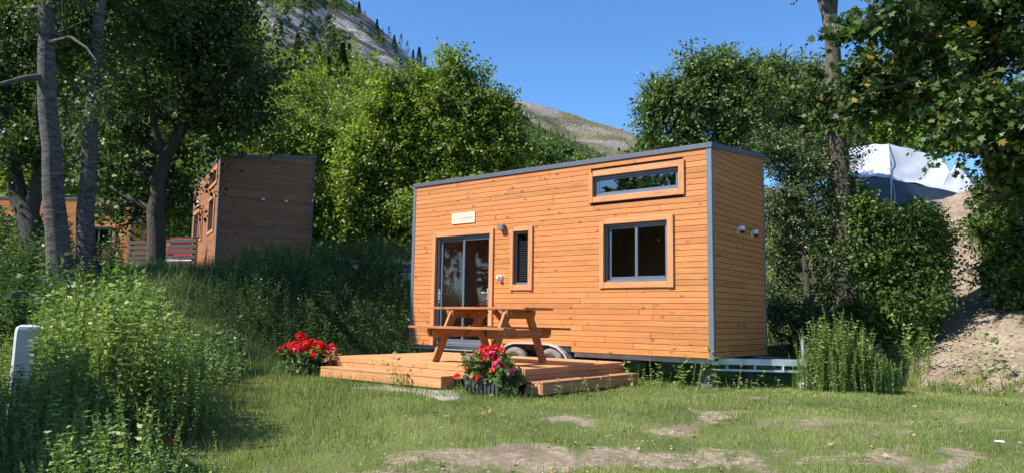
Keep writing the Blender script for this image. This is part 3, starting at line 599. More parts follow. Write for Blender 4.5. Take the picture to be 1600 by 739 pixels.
# ---- conifers one can tell apart on the rocky slope, then the far wood as one mass
def conifer_quads(n, h, r, size):
    t = RG.random(n) ** .8; lay = np.floor(t * 14) / 14 + RG.random(n) * .05; a = RG.random(n) * 2 * math.pi
    rr = r * (1 - lay) ** 1.05 * (.25 + .75 * RG.random(n)) + .02 * r
    P = np.stack([np.cos(a) * rr, np.sin(a) * rr, h * (.06 + .94 * lay) - rr * .25], -1)
    A = np.stack([np.cos(a), np.sin(a), -.35 + .3 * RG.random(n)], -1) + rnd(n) * .3
    return leaves(P, A, unit(np.array([0, 0, 1]) + rnd(n) * .5), size * (.6 + .8 * RG.random(n)), OVAL)
def surf_hit(px, py):
    """point of the mountain mesh nearest to a photo pixel"""
    d = (PU - px) ** 2 + (PV - py) ** 2; i = np.unravel_index(np.argmin(d), d.shape); return HP[i]
PU, PV = project(HP); PU[-3:] = 1e6
for i, (px, py, hpx, lab) in enumerate([(533, 128, 66, 'tall dark fir in the gully left of the big rock slab'), (510, 128, 50, 'dark fir left of the tallest fir in the gully'), (556, 136, 40, 'dark fir at the left foot of the big rock slab'), (655, 100, 30, 'lone dark fir on the skyline right of the rock slab'),
        (620, 78, 24, 'fir on the skyline above the rock slab'), (590, 50, 22, 'fir on the skyline above and left of the rock slab'), (560, 22, 22, 'fir highest on the skyline near the top edge'), (468, 82, 36, 'fir standing on the rock ledges left of the gully'), (440, 60, 26, 'small fir on the upper rock ledges'), (645, 92, 18, 'short fir on the skyline just left of the lone fir')]):
    p = surf_hit(px, py); h = hpx * p[1] / F_PX
    root = thing('fir_tree', lab, 'tree', p - np.array([0, 0, .3]))
    MB().tube([(0, 0, -1), (0, 0, h * .9)], [h * .02, h * .004], 6).build('trunk', M['bark_dark'], root)
    link('crown', poly_mesh('crown', conifer_quads(1300, h, h * .22, h * .06), 4), M['lf_conifer'], root)
def scatter(tmpl, pos, scl, rot, k):
    """copies of face soups merged into one mesh: tmpl list of (n*k,3)"""
    out = []
    ch = RG.integers(0, len(tmpl), len(pos))
    for j, T in enumerate(tmpl):
        m = ch == j
        if not m.any(): continue
        c, s = np.cos(rot[m]), np.sin(rot[m]); sc = scl[m]
        if sc.ndim == 1: sc = np.stack([sc, sc, sc], -1)
        x = (T[None, :, 0] * c[:, None] - T[None, :, 1] * s[:, None]) * sc[:, 0:1]; y = (T[None, :, 0] * s[:, None] + T[None, :, 1] * c[:, None]) * sc[:, 1:2]; z = T[None, :, 2] * sc[:, 2:3]
        out.append((np.stack([x, y, z], -1) + pos[m][:, None]).reshape(-1, 3))
    return np.concatenate(out)
def blob(n, size):
    return foliage([(np.array([0, 0, .55]), np.array([.42, .42, .42]), 1), (np.array([.2, .1, .35]), np.array([.32, .32, .3]), 1), (np.array([-.2, -.1, .4]), np.array([.32, .32, .34]), 1)], n, size, per=6, slen=.14, gap=.3, gs=.3)[0]
TB_ = [blob(600, .062) for _ in range(4)]; TS_ = [blob(100, .14) for _ in range(3)]; TC_ = [conifer_quads(105, 1, .2, .10) for _ in range(3)]
nr, nc = HP.shape[0] - 3, HP.shape[1]
NF = 9000; ri = (2 + (nr - 3) * RG.random(NF) ** .8).astype(int); ci = RG.integers(1, nc - 1, NF); pp = HP[ri, ci]; rk = HR[ri, ci]; uu, vv = PU[ri, ci], PV[ri, ci]
ok = (uu > -150) & (uu < 1250) & (vv > -90) & (vv < 470) & ((rk < .45) | (RG.random(len(rk)) < .32))
den = fbm(pp / 22, 3); dist = pp[:, 1]
ok &= (RG.random(NF) < np.clip((dist / 150) ** 1.1 * .55, .10, 1)) & (den > np.where(dist > 200, .40, .3))
pp, dist, uu, vv = pp[ok], dist[ok], uu[ok], vv[ok]
con = (RG.random(len(pp)) < np.where((vv < 140) & (uu < 700), .55, np.where(uu > 820, .5, .12)))
sz = (3.0 + 4.2 * RG.random(len(pp)) ** 1.5) * np.where(dist > 230, .8, 1.0) * np.where(vv < 60, .75, 1)
for nm, sel, tm, mat, fac in (('wooded_slope_near', (~con) & (dist < 170), TB_, 'lf_bright', 1.15), ('wooded_slope_far', (~con) & (dist >= 170), TS_, 'lf_hill', 1.05), ('fir_wood', con, TC_, 'lf_conifer', 1.3)):
    if not sel.any(): continue
    n_ = int(sel.sum()); s_ = sz[sel] * fac
    V = scatter(tm, pp[sel] - np.array([0, 0, .5]), np.stack([s_, s_, s_ * (.8 + .5 * RG.random(n_))], -1), RG.random(n_) * 6.28, 4)
    tag(link('hillside_wood' if nm != 'fir_wood' else 'hillside_fir_wood', poly_mesh(nm, V, 4), M[mat]), {'wooded_slope_near': 'sunlit green wood covering the lower mountainside', 'wooded_slope_far': 'distant broadleaf wood climbing towards the rocks and the right hand shoulder', 'fir_wood': 'dark fir wood scattered over the mountain shoulder'}[nm], 'wood', kind='stuff')
print('trees done')
#PART2
# ------------------------------------------------------------------ cabins
OPEN = dict(door=(.69, 2.15, .0, 2.205), narrow=(2.73, 3.09, 1.2, 2.2), big=(4.72, 5.92, 1.21, 2.2), upper=(4.495, 6.13, 2.695, 3.06))
TRIM = dict(door=(.60, 2.24, -1, 2.29), narrow=(2.66, 3.19, 1.09, 2.28), big=(4.635, 6.03, 1.105, 2.285), upper=(4.415, 6.23, 2.59, 3.16))
HT = 3.3; ROWS = 35; RH = HT / ROWS
def intervals(a, b, cuts):
    segs = [(a, b)]
    for (c, d) in cuts:
        ns = []
        for (s, e) in segs:
            if d <= s or c >= e: ns.append((s, e)); continue
            if c > s: ns.append((s, c))
            if d < e: ns.append((d, e))
        segs = ns
    return [s for s in segs if s[1] - s[0] > .02]
BOARDS = {}
def board_mesh(L, h, axis):
    k = (round(L, 2), round(h, 4), axis)
    if k not in BOARDS:
        m = MB()
        if axis == 'x': m.box(0, -.021, .003, L, 0, h - .003, .004)
        else: m.box(0, 0, .003, .021, L, h - .003, .004)
        me = bpy.data.meshes.new('board'); me.from_pydata(m.v, [], m.f); me.update(); BOARDS[k] = me
    return BOARDS[k]
def cabin(label, loc, rz, W=CW, rise=.23, joined=False, endmat='clad_y', detail=True, group=None):
    c = thing('tiny_house', label, 'cabin', loc, rz, group)
    L, Z0, T = CL, ZB, ZB + HT
    rr = random.Random(5)
    # wall core with openings
    xs = sorted({0, L, *[v for o in OPEN.values() for v in o[:2]]}); zs = sorted({0, HT - .01, *[v for o in OPEN.values() for v in o[2:]]})
    w = MB()
    for x0, x1 in zip(xs, xs[1:]):
        for z0, z1 in zip(zs, zs[1:]):
            cx, cz = (x0 + x1) / 2, (z0 + z1) / 2
            if any(o[0] < cx < o[1] and o[2] < cz < o[3] for o in OPEN.values()): continue
            w.box(x0, .001, Z0 + z0, x1, .11, Z0 + z1)
    w.box(0.001, .112, Z0 + .002, .1, W - .1, T - .012); w.box(L - .1, .112, Z0 + .002, L - .001, W - .1, T - .012); w.box(.001, W - .098, Z0 + .002, L - .001, W, T + rise - .02)
    w.build('wall_core', M['dark'], c)
    f = MB(); f.box(.102, .114, Z0 + .012, L - .102, W - .1, Z0 + .05); f.box(.101, .113, Z0 + .052, .13, W - .1, T - .06); f.box(.132, W - .13, Z0 + .052, L - .102, W - .1, T - .06); f.box(3.6, .2, Z0 + .052, 3.64, W - .132, T - .06); f.box(.132, .115, T - .058, L - .102, W - .1, T - .02)
    f.build('interior_lining', M['room'], c)
    # cladding
    jm, je = MB(), MB(); cuts = [TRIM[k] for k in TRIM] + [(2.5, 4.05, -1, .09)]
    def inset(t): return (t[0] + .03, t[1] - .03, t[2], t[3] - .02)
    rows = []
    for r in range(ROWS):
        z0 = r * RH; zc = z0 + RH / 2
        cc = [(inset(t)[0], inset(t)[1]) if t[2] > -.5 or t[1] < 2.4 else (t[0], t[1]) for t in cuts if t[2] < zc < t[3]]
        for (a, b) in intervals(.05, L - .055, cc):
            p = a; 
            while p < b:
                ln = rr.uniform(1.6, 3.6)
                q = b if b - p < ln + .8 else p + ln
                rows.append((p, q - (.003 if q < b else 0), z0)); p = q
    for (a, b, z0) in rows:
        if joined: jm.box(a, -.021, Z0 + z0 + .003, b, 0, Z0 + z0 + RH - .003)
        else: link('board', board_mesh(b - a, RH, 'x'), M['clad'], c, (a, 0, Z0 + z0))
    if joined: jm.build('front_cladding', M['clad_shade'] if endmat == 'clad_old' else M['clad'], c, kind='stuff')
    for r in range(ROWS + 3):
        z0 = r * RH; top = z0 + RH
        if top <= HT:
            sp = rr.choice([W * .35, W * .6, W, W, W]) if not joined else W
            for (a, b) in ([(.045, sp), (sp + .003, W - .04)] if sp < W else [(.045, W - .04)]):
                if joined: je.box(L, a, Z0 + z0 + .003, L + .021, b, Z0 + top - .003)
                else: link('board', board_mesh(b - a, RH, 'y'), M[endmat], c, (L, a, Z0 + z0))
        else:   # wedge boards under the sloping roof
            yy = lambda z: (z - HT) / rise * W
            pts = [(max(.045, yy(z0)), Z0 + z0 + .003), (W - .04, Z0 + z0 + .003), (W - .04, Z0 + min(top, HT + rise) - .003)]
            if yy(top) < W: pts.append((yy(top), Z0 + top - .003))
            if z0 < HT: pts.append((.045, Z0 + HT))
            if len(pts) > 2 and pts[1][0] - pts[0][0] > .05:
                (je if joined else MB()).prism(pts, 0, L, L + .021) if joined else MB().prism(pts, 0, L, L + .021).build('board', M[endmat], c)
    if joined: je.build('end_cladding', M[endmat], c, kind='stuff')
    bk = MB()
    for r in range(ROWS): bk.box(-.021, .04, Z0 + r * RH + .003, 0, W - .04, Z0 + (r + 1) * RH - .003); bk.box(.04, W, Z0 + r * RH + .003, L - .04, W + .021, Z0 + (r + 1) * RH - .003)
    bk.build('rear_cladding', M['clad_y'], c, kind='stuff')
    # corner posts and roof edging
    for (x0, x1, y0, y1, h) in ((L - .055, L + .03, -.03, .045, HT), (-.03, .05, -.03, .04, HT), (L - .04, L + .03, W - .04, W + .03, HT + rise - .03), (-.03, .04, W - .04, W + .03, HT + rise - .03)):
        MB().box(x0, y0, Z0 - .012, x1, y1, Z0 + h, .004).build('corner_post', M['cap' if joined else 'alu'], c)
    MB().box(-.045, -.045, T + .0, L + .045, .03, T + .085, .005).build('roof_edging', M['cap'], c)
    for x0, x1 in ((-.046, .03), (L - .03, L + .046)):
        MB().prism([(.031, T - .002), (W + .045, T + rise - .002), (W + .045, T + rise + .085), (.031, T + .085)], 0, x0, x1).build('roof_edging', M['cap'], c)
    MB().box(-.045, W - .03, T + rise - .004, L + .045, W + .046, T + rise + .083).build('roof_edging', M['cap'], c)
    MB().prism([(.032, T + .012), (W - .031, T + rise + .0), (W - .031, T + rise + .03), (.032, T + .042)], 0, .031, L - .031).build('roof_sheet', M['cap'], c)
    # trims
    def trims(par, o, t, bottom=True):
        y0, y1 = -.052, .004
        MB().box(t[0], y0, Z0 + (t[2] if bottom else -.0), o[0], y1, Z0 + t[3] - .03, .004).build('trim_board', M['trim_z'], par)
        MB().box(o[1], y0 - .004, Z0 + (t[2] if bottom else -.0), t[1], y1, Z0 + t[3] + .004, .004).build('trim_board', M['trim_z'], par)
        MB().box(o[0] + .002, y0 + .004, Z0 + o[3], o[1] - .002, y1, Z0 + t[3], .004).build('trim_board', M['trim_x'], par)
        if bottom: MB().box(o[0] + .002, y0 + .002, Z0 + t[2] + .004, o[1] - .002, y1, Z0 + o[2], .004).build('trim_board', M['trim_x'], par)
    def frame(par, x0, x1, z0, z1, y0, y1, w, mat, name='frame', bot=None):
        m = MB(); bw = bot or w
        m.box(x0, y0, Z0 + z0, x0 + w, y1, Z0 + z1, .003); m.box(x1 - w, y0, Z0 + z0, x1, y1, Z0 + z1, .003)
        m.box(x0 + w, y0 + .001, Z0 + z1 - w, x1 - w, y1 - .001, Z0 + z1 - .001, .003); m.box(x0 + w, y0 + .001, Z0 + z0 + .001, x1 - w, y1 - .001, Z0 + z0 + bw, .003)
        return m.build(name, M[mat], par)
    def slider(kind, par, o, w, fr):
        x0, x1, z0, z1 = o; xm = (x0 + x1) / 2
        frame(par, x0 + .002, x1 - .002, z0 + .002, z1 - .002, .01, .105, fr, 'alu')
        for (a, b, y) in ((x0 + fr + .012, xm + w * .5, .062), (xm - w * .5, x1 - fr * .55, .022)):
            s = frame(par, a, b, z0 + fr, z1 - fr, y, y + .034, w, 'alu_sash', 'sash', w * 1.15)
            MB().box(a + w - .004, y + .013, Z0 + z0 + fr + w, b - w + .004, y + .019, Z0 + z1 - fr - w + .004).build('pane', M['glass'], par)
    d = MB().box(OPEN['door'][0], .012, Z0 + .001, OPEN['door'][1], .1, Z0 + .03).build('sliding_door', M['alu'], c)
    trims(d, OPEN['door'], TRIM['door'], False); o = OPEN['door']; slider('door', d, (o[0], o[1], .03, o[3]), .055, .045)
    if detail:
        for hx, hz in ((o[0] + .10, 1.0), (o[1] - .06, 1.0)):
            h = MB(); h.box(hx - .014, -.012, Z0 + hz - .14, hx + .014, .022, Z0 + hz + .14, .004); h.tube([(hx, -.01, Z0 + hz + .05), (hx, -.05, Z0 + hz + .05), (hx + (.11 if hx < 1 else -.11), -.055, Z0 + hz + .055)], .009, 8)
            h.build('handle', M['galv'], d)
            MB().lathe([(0, -.03), (.014, -.03), (.014, .01)], (hx, 0, Z0 + hz - .09), 'y', 12).build('lock', M['black'], d)
    wn_ = frame(c, o_ := OPEN['big'][0], OPEN['big'][1], OPEN['big'][2], OPEN['big'][3], .106, .112, .03, 'alu', 'sliding_window')
    trims(wn_, OPEN['big'], TRIM['big']); slider('win', wn_, OPEN['big'], .05, .032)
    o = OPEN['upper']; uw = frame(c, o[0], o[1], o[2], o[3], .106, .112, .03, 'alu', 'loft_window'); trims(uw, o, TRIM['upper'])
    frame(uw, o[0] + .002, o[1] - .002, o[2] + .002, o[3] - .002, .012, .09, .042, 'alu'); frame(uw, o[0] + .05, o[1] - .05, o[2] + .045, o[3] - .045, .03, .06, .03, 'alu_sash', 'sash')
    MB().box(o[0] + .075, .042, Z0 + o[2] + .07, o[1] - .075, .048, Z0 + o[3] - .07).build('pane', M['glass_sky'], uw)
    o = OPEN['narrow']; nw = frame(c, o[0], o[1], o[2], o[3], .106, .112, .03, 'alu', 'narrow_window'); trims(nw, o, TRIM['narrow'])
    frame(nw, o[0] + .002, o[1] - .002, o[2] + .002, o[3] - .002, .012, .09, .038, 'alu'); MB().box(o[0] + .038, .042, Z0 + o[2] + .038, o[1] - .038, .047, Z0 + o[3] - .038).build('pane', M['glass_dark'], nw)
    if detail:
        for i in range(19): MB().prism([(.058, Z0 + 1.29 + i * .04), (.086, Z0 + 1.30 + i * .04), (.086, Z0 + 1.303 + i * .04), (.058, Z0 + 1.293 + i * .04)], 0, o[0] + .05, o[1] - .05).build('blind_slat', M['slat'], nw)
    # sign with its lettering
    s = MB().box(1.12, -.04, Z0 + 2.44, 1.745, -.0205, Z0 + 2.662, .003).build('name_sign', M['sign'], c)
    def text(body, size, x, z, shear):
        cu = bpy.data.curves.new('lettering', 'FONT'); cu.body = body; cu.size = size; cu.shear = shear; cu.extrude = .001
        to = bpy.data.objects.new('tmp', cu); COL.objects.link(to); bpy.context.view_layer.update()
        me = bpy.data.meshes.new_from_object(to.evaluated_get(bpy.context.evaluated_depsgraph_get())); bpy.data.objects.remove(to)
        me.materials.clear(); link('lettering', me, M['lampd'] if False else M['letter'], s, (x, -.0415, z), (math.pi / 2, 0, 0))
    text('Le', .085, 1.17, Z0 + 2.50, .3); text('Gypaète', .12, 1.275, Z0 + 2.515, .3)
    # lamps
    MB().box(2.41, -.115, Z0 + 2.235, 2.53, -.022, Z0 + 2.345, .01).build('wall_lamp', M['lampd'], c)
    if detail:
        l = MB().box(2.40, -.06, Z0 + 1.27, 2.47, -.022, Z0 + 1.38, .005); l.tube([(2.43, -.05, Z0 + 1.345), (2.40, -.11, Z0 + 1.35)], [.03, .036], 12); l.build('outdoor_socket', M['lampw'], c)
    for y in ((1.02, 1.65) if W < 2.5 else (1.25, 1.95)):
        l = MB(); l.box(L + .021, y - .035, Z0 + 2.03, L + .04, y + .035, Z0 + 2.14, .004)
        l.lathe([(.0, .0), (.055, .002), (.062, -.03), (.05, -.065), (.02, -.075), (0, -.075)], (L + .085, y, Z0 + 2.15), 'z', 14).build('end_wall_lamp', M['lampw'], c)
        MB().tube([(L + .04, y, Z0 + 2.12), (L + .12, y, Z0 + 2.05)], [.02, .035], 10).build('end_wall_lamp_arm', M['black'], c)
    # trailer
    for y in (.06, W - .12):
        MB().box(.02, y, Z0 - .085, 2.47, y + .05, Z0 - .004, .004).build('chassis_rail', M['galv'], c); MB().box(4.06, y, Z0 - .085, L - .02, y + .05, Z0 - .004, .004).build('chassis_rail', M['galv'], c)
    u = MB(); u.box(.1, .18, Z0 - .05, L - .1, W - .18, Z0 - .006)
    for x in np.linspace(.5, L - .5, 8): u.box(x, .112, Z0 - .12, x + .05, W - .125, Z0 - .051)
    u.build('underfloor', M['dark'], c)
    for y0 in (-.1, W - .14):
        arc = [(2.47, Z0 - .19), (2.53, Z0 - .04), (2.64, Z0 + .06), (2.80, Z0 + .105), (3.2, Z0 + .115), (3.6, Z0 + .105), (3.78, Z0 + .06), (3.93, Z0 - .04), (4.03, Z0 - .19)]
        m = MB()
        for p, q in zip(arc, arc[1:]):
            a = math.atan2(q[1] - p[1], q[0] - p[0]); nx, nz = -math.sin(a) * .028, math.cos(a) * .028
            m.prism([p, q, (q[0] + nx, q[1] + nz), (p[0] + nx, p[1] + nz)], 1, y0, y0 + .24)
        m.build('mudguard', M['fender'], c)
        MB().box(2.5, y0 + .22 if y0 < 0 else y0 - .02, Z0 - .3, 4.02, y0 + .24 if y0 < 0 else y0, Z0 + .09).build('wheel_arch', M['dark'], c)
        for x in (2.81, 3.63):
            ty = MB().lathe([(.155, .02), (.17, 0), (.235, 0), (.262, .02), (.272, .05), (.272, .13), (.262, .16), (.235, .18), (.15, .18)], (x, y0 + .02, Z0 - .215), 'y', 32).build('wheel', M['rubber'], c)
            MB().lathe([(0, .03), (.05, .03), (.06, .06), (.13, .06), (.16, .02), (.165, .03), (.15, .16)], (x, y0 + .02, Z0 - .215), 'y', 28).build('rim', M['rim'], ty)
    for x in (.35, 2.2, 4.5, L - .35):
        for y in (.3, W - .4): MB().box(x, y, -.2, x + .2, y + .2, Z0 - .13, .01).build('support_block', M['block'], c)
    ym = W / 2
    m = MB()
    for y in (.35, W - .35):
        m.beam((L - .3, y, Z0 - .055), (L + 1.1, ym, Z0 - .055), .06, .10); m.beam((L - .3, y, Z0 - .19), (L + 1.05, ym, Z0 - .19), .05, .035)
        for t in (.2, .45, .7): m.box(L - .3 + 1.5 * t, y + (ym - y) * t - .02, Z0 - .17, L - .27 + 1.5 * t, y + (ym - y) * t + .02, Z0 - .108)
    m.build('drawbar', M['galv'], c)
    j = MB(); j.tube([(L + 1.0, ym, -.05), (L + 1.0, ym, Z0 + .3)], .03, 14); j.tube([(L + 1.0, ym, Z0 + .3), (L + 1.0, ym, Z0 + .36)], .018, 10); j.lathe([(0, -.03), (.1, -.03), (.1, .03), (0, .03)], (L + 1.0, ym, .05), 'y', 16)
    j.build('jockey_wheel_stand', M['galv'], c)
    return c
M['letter'] = simple('faded_grey_lettering', (.42, .33, .31), .8)
def place(corner, th, label, gz, **k):
    """corner: the front right bottom corner of the cladding"""
    d = np.array([math.cos(th), -math.sin(th), 0]); o = np.array(corner) - d * CL; o[2] = gz
    return cabin(label, o, -th, **k)
main = place(CORNER, TH, 'long orange wood clad cabin on wheels behind the deck with sliding door', CORNER[2] - ZB)
place((at(343, 300, 21.9)[0], 21.9, 0), math.acos(.49), 'weathered cabin on the left seen from its brown plank end wall with two small lamps', 2.87 - ZB, W=2.79, rise=.31, joined=True, endmat='clad_old', detail=False)
place((-22.2 + CL, 30, 0), 0.0, 'orange cabin at the far left edge half hidden behind tree trunks', 2.73 - ZB, joined=True, detail=False)

# things inside the main cabin
def cab(x, y, z): return CORNER - DV * CL + DV * x + WV * y + np.array([0, 0, z])
def chair(p, rz, lab):
    t = thing('chair', lab, 'chair', p, rz, 'red chairs inside the long cabin')
    MB().box(-.2, -.2, .43, .2, .2, .46, .01).build('seat', M['red'], t); MB().box(-.2, .17, .55, .2, .2, .88, .01).build('backrest', M['red'], t)
    for x in (-.17, .17):
        for y in (-.17, .17): MB().tube([(x * 1.1, y * 1.1, 0), (x, y, .43 if y < 0 else .85)], .012, 8).build('leg', M['black'], t)
chair(cab(1.05, 1.0, .05), -TH + .5, 'red chair inside the cabin, seen through the left door pane')
chair(cab(1.75, 1.25, .05), -TH - .4, 'red chair inside the cabin, seen through the right door pane')
for i, (x, lab) in enumerate([(1.05, 'black twin spotlight inside, behind the left door pane'), (1.8, 'black twin spotlight inside, behind the right door pane')]):
    t = thing('ceiling_spotlight', lab, 'lamp', cab(x, 1.35, 2.2), -TH, 'spotlights inside the long cabin')
    MB().tube([(-.12, 0, .1), (.12, 0, .1)], .012, 8).tube([(0, 0, .1), (0, 0, 1.02)], .008, 6).build('bar', M['black'], t)
    for s in (-1, 1): MB().lathe([(0, .05), (.03, .05), (.045, -.06), (0, -.06)], (s * .1, 0, .03), 'z', 12).build('lamp_head', M['black'], t)

# ------------------------------------------------------------------ deck with its steps
DZ = 1.5 - .686
dk = thing('wooden_deck', 'low larch deck with a step along two sides in front of the cabin door', 'deck', (.203, 10.265, .45), -TH)
dl, dw = 4.08, 2.66; top = DZ - .45; nb_ = 19; bw = dw / nb_
for i in range(nb_):
    sp = random.choice([-dl * .35, -dl * .5, -dl * .7]); y = i * bw
    for a, b in ((-dl, sp - .003), (sp, 0)):
        MB().box(a, y + .003, top - .027, b, y + bw - .003, top, .003).build('deck_board', M['deck'], dk)
def fascia(a, b, axis, at0, z0, z1, mat, out):
    p = a; k = 0
    while p < b - .01:
        q = min(b, p + random.uniform(.9, 1.7)); q = b if b - q < .5 else q
        m = MB(); m.box(p, at0, z0, q - .003, at0 + out, z1, .004) if axis == 'x' else m.box(at0, p, z0, at0 + out, q - .003, z1, .004)
        m.build('fascia_board', M[mat], dk); p = q
fascia(-dl, 0, 'x', -.024, top - .092, top - .003, 'deck', .024); fascia(-dl, 0, 'x', -.018, top - .2, top - .096, 'deck', .018)
fascia(-.02, dw, 'y', .001, top - .09, top - .004, 'deck_y', .026); fascia(-.015, dw, 'y', .001, top - .2, top - .094, 'deck_y', .018)
fascia(0, dw, 'y', -dl - .025, top - .2, top - .004, 'deck_y', .024)
st = top - .164
# front step stops short of the trough, side step runs to the cabin
fx1 = -1.28
for i in range(2): MB().box(-dl, -.03 - (i + 1) * .14, st - .027, fx1, -.03 - i * .14 - .004, st, .003).build('step_board', M['deck'], dk)
fascia(-dl, fx1, 'x', -.305, st - .17, st - .03, 'deck', .022); fascia(-.30, -.02, 'y', fx1 - .024, st - .168, st - .031, 'deck_y', .022); fascia(-.30, -.02, 'y', -dl, st - .168, st - .031, 'deck_y', .022)
for i in range(2): MB().box(.03 + i * .14, .0, st - .027, .03 + (i + 1) * .14 - .004, dw - .05, st, .003).build('step_board', M['deck_y'], dk)
fascia(.0, dw - .05, 'y', .286, st - .17, st - .03, 'deck_y', .022); fascia(.035, .283, 'x', -.004, st - .168, st - .031, 'deck', .022)
for x in np.linspace(-dl + .1, -.15, 6): MB().box(x, .03, top - .19, x + .06, dw - .03, top - .03).build('joist', M['deck_y'], dk)
for x, y in ((-dl + .1, -.25), (fx1 - .2, -.25), (.1, .12), (.1, 1.4), (-dl + .2, dw - .3), (-.2, .2), (-.3, dw - .3)): MB().box(x, y, -.15, x + .14, y + .14, top - .2 if (y > .15 and x < 0) else st - .172, .005).build('foot_block', M['block'], dk)
# concrete slab in front of the step
def patch(name, pts, mat, h, label, cat, n=26):
    """low irregular slab lying on the ground"""
    cx = sum(p[0] for p in pts) / len(pts); cy = sum(p[1] for p in pts) / len(pts)
    rim = []
    m = len(pts)
    for i in range(m):
        for q in (0, .25, .5, .75):
            a, b = pts[i], pts[(i + 1) % m]; rim.append((a[0] * (1 - q) + b[0] * q + random.uniform(-.04, .04), a[1] * (1 - q) + b[1] * q + random.uniform(-.04, .04)))
    vs = []; fs = []; k = len(rim)
    for s, z in ((1.02, -.05), (1.0, h * .7), (.93, h), (.5, h * 1.05)):
        for (x, y) in rim: xx, yy = cx + (x - cx) * s, cy + (y - cy) * s; vs.append((xx - cx, yy - cy, z + H(xx, yy) - H(cx, cy) + random.uniform(-.006, .006)))
    vs.append((0, 0, h * 1.05)); fs = [(r * k + i, r * k + (i + 1) % k, (r + 1) * k + (i + 1) % k, (r + 1) * k + i) for r in range(3) for i in range(k)] + [(3 * k + i, 3 * k + (i + 1) % k, 4 * k) for i in range(k)]
    o = MB().add(vs, fs, True).build(name, mat, None, (cx, cy, H(cx, cy))); return tag(o, label, cat)
def gp(px, py):
    """photo pixel on the lawn"""
    r = ray(px, py); z = .4
    for _ in range(12): t = (z - EYE) / r[2]; z = H(r[0] * t, r[1] * t)
    return r[0] * t, r[1] * t
patch('concrete_slab', [gp(545, 606), gp(640, 600), gp(722, 606), gp(722, 624), gp(690, 626), gp(640, 613)], M['conc'], .012, 'pale rough concrete slab in the grass at the foot of the front step', 'slab')

# ------------------------------------------------------------------ picnic table
tc = np.array([-.316, 11.67, DZ])
pt = thing('picnic_table', 'wooden picnic table with attached benches standing on the deck', 'table', tc, -TH)
for i in range(5): MB().box(-.97, -.36 + i * .145, .815, .95, -.36 + i * .145 + .138, .85, .004).build('table_board', M['table_x'], pt)
for s in (-1, 1):
    for i in range(2):
        y = s * .70 - .14 + i * .145; MB().box(-.97, y, .515, .95, y + .135, .55, .004).build('bench_board', M['table_x'], pt)
for x in (-.55, .55):
    for s in (-1, 1): MB().beam((x, s * .66, 0), (x, s * .24, .813), .048, .145, (0, 1, 0)).build('leg', M['table_z'], pt)
    for dx in (-.048, .048):
        def xb(hw, z1, z0):   # cross beam with rounded lower ends
            return [(-hw, z1), (-hw, z1 - .05), (-hw + .03, z0 + .02), (-hw + .07, z0), (hw - .07, z0), (hw - .03, z0 + .02), (hw, z1 - .05), (hw, z1)]
        MB().prism(xb(.35, .811, .685), 0, x + dx - .022, x + dx + .022).build('top_beam', M['table_y'], pt)
        MB().prism(xb(.77, .511, .385), 0, x + dx - .0225, x + dx + .0225).build('bench_beam', M['table_y'], pt)
    for y in (-.35, -.28, .28, .35):
        pass
for s in (-1, 1): MB().beam((s * .5, 0, .42), (s * .08, 0, .80), .08, .045, (0, 1, 0)).build('brace', M['table_z'], pt)
for x in (-.55, .55):
    for s in (-1, 1):
        for z in (.455, .765): y = s * (.66 - .42 * z / .813); MB().tube([(x - .085, y, z), (x + .085, y, z)], .012, 8).build('bolt', M['galv'], pt)

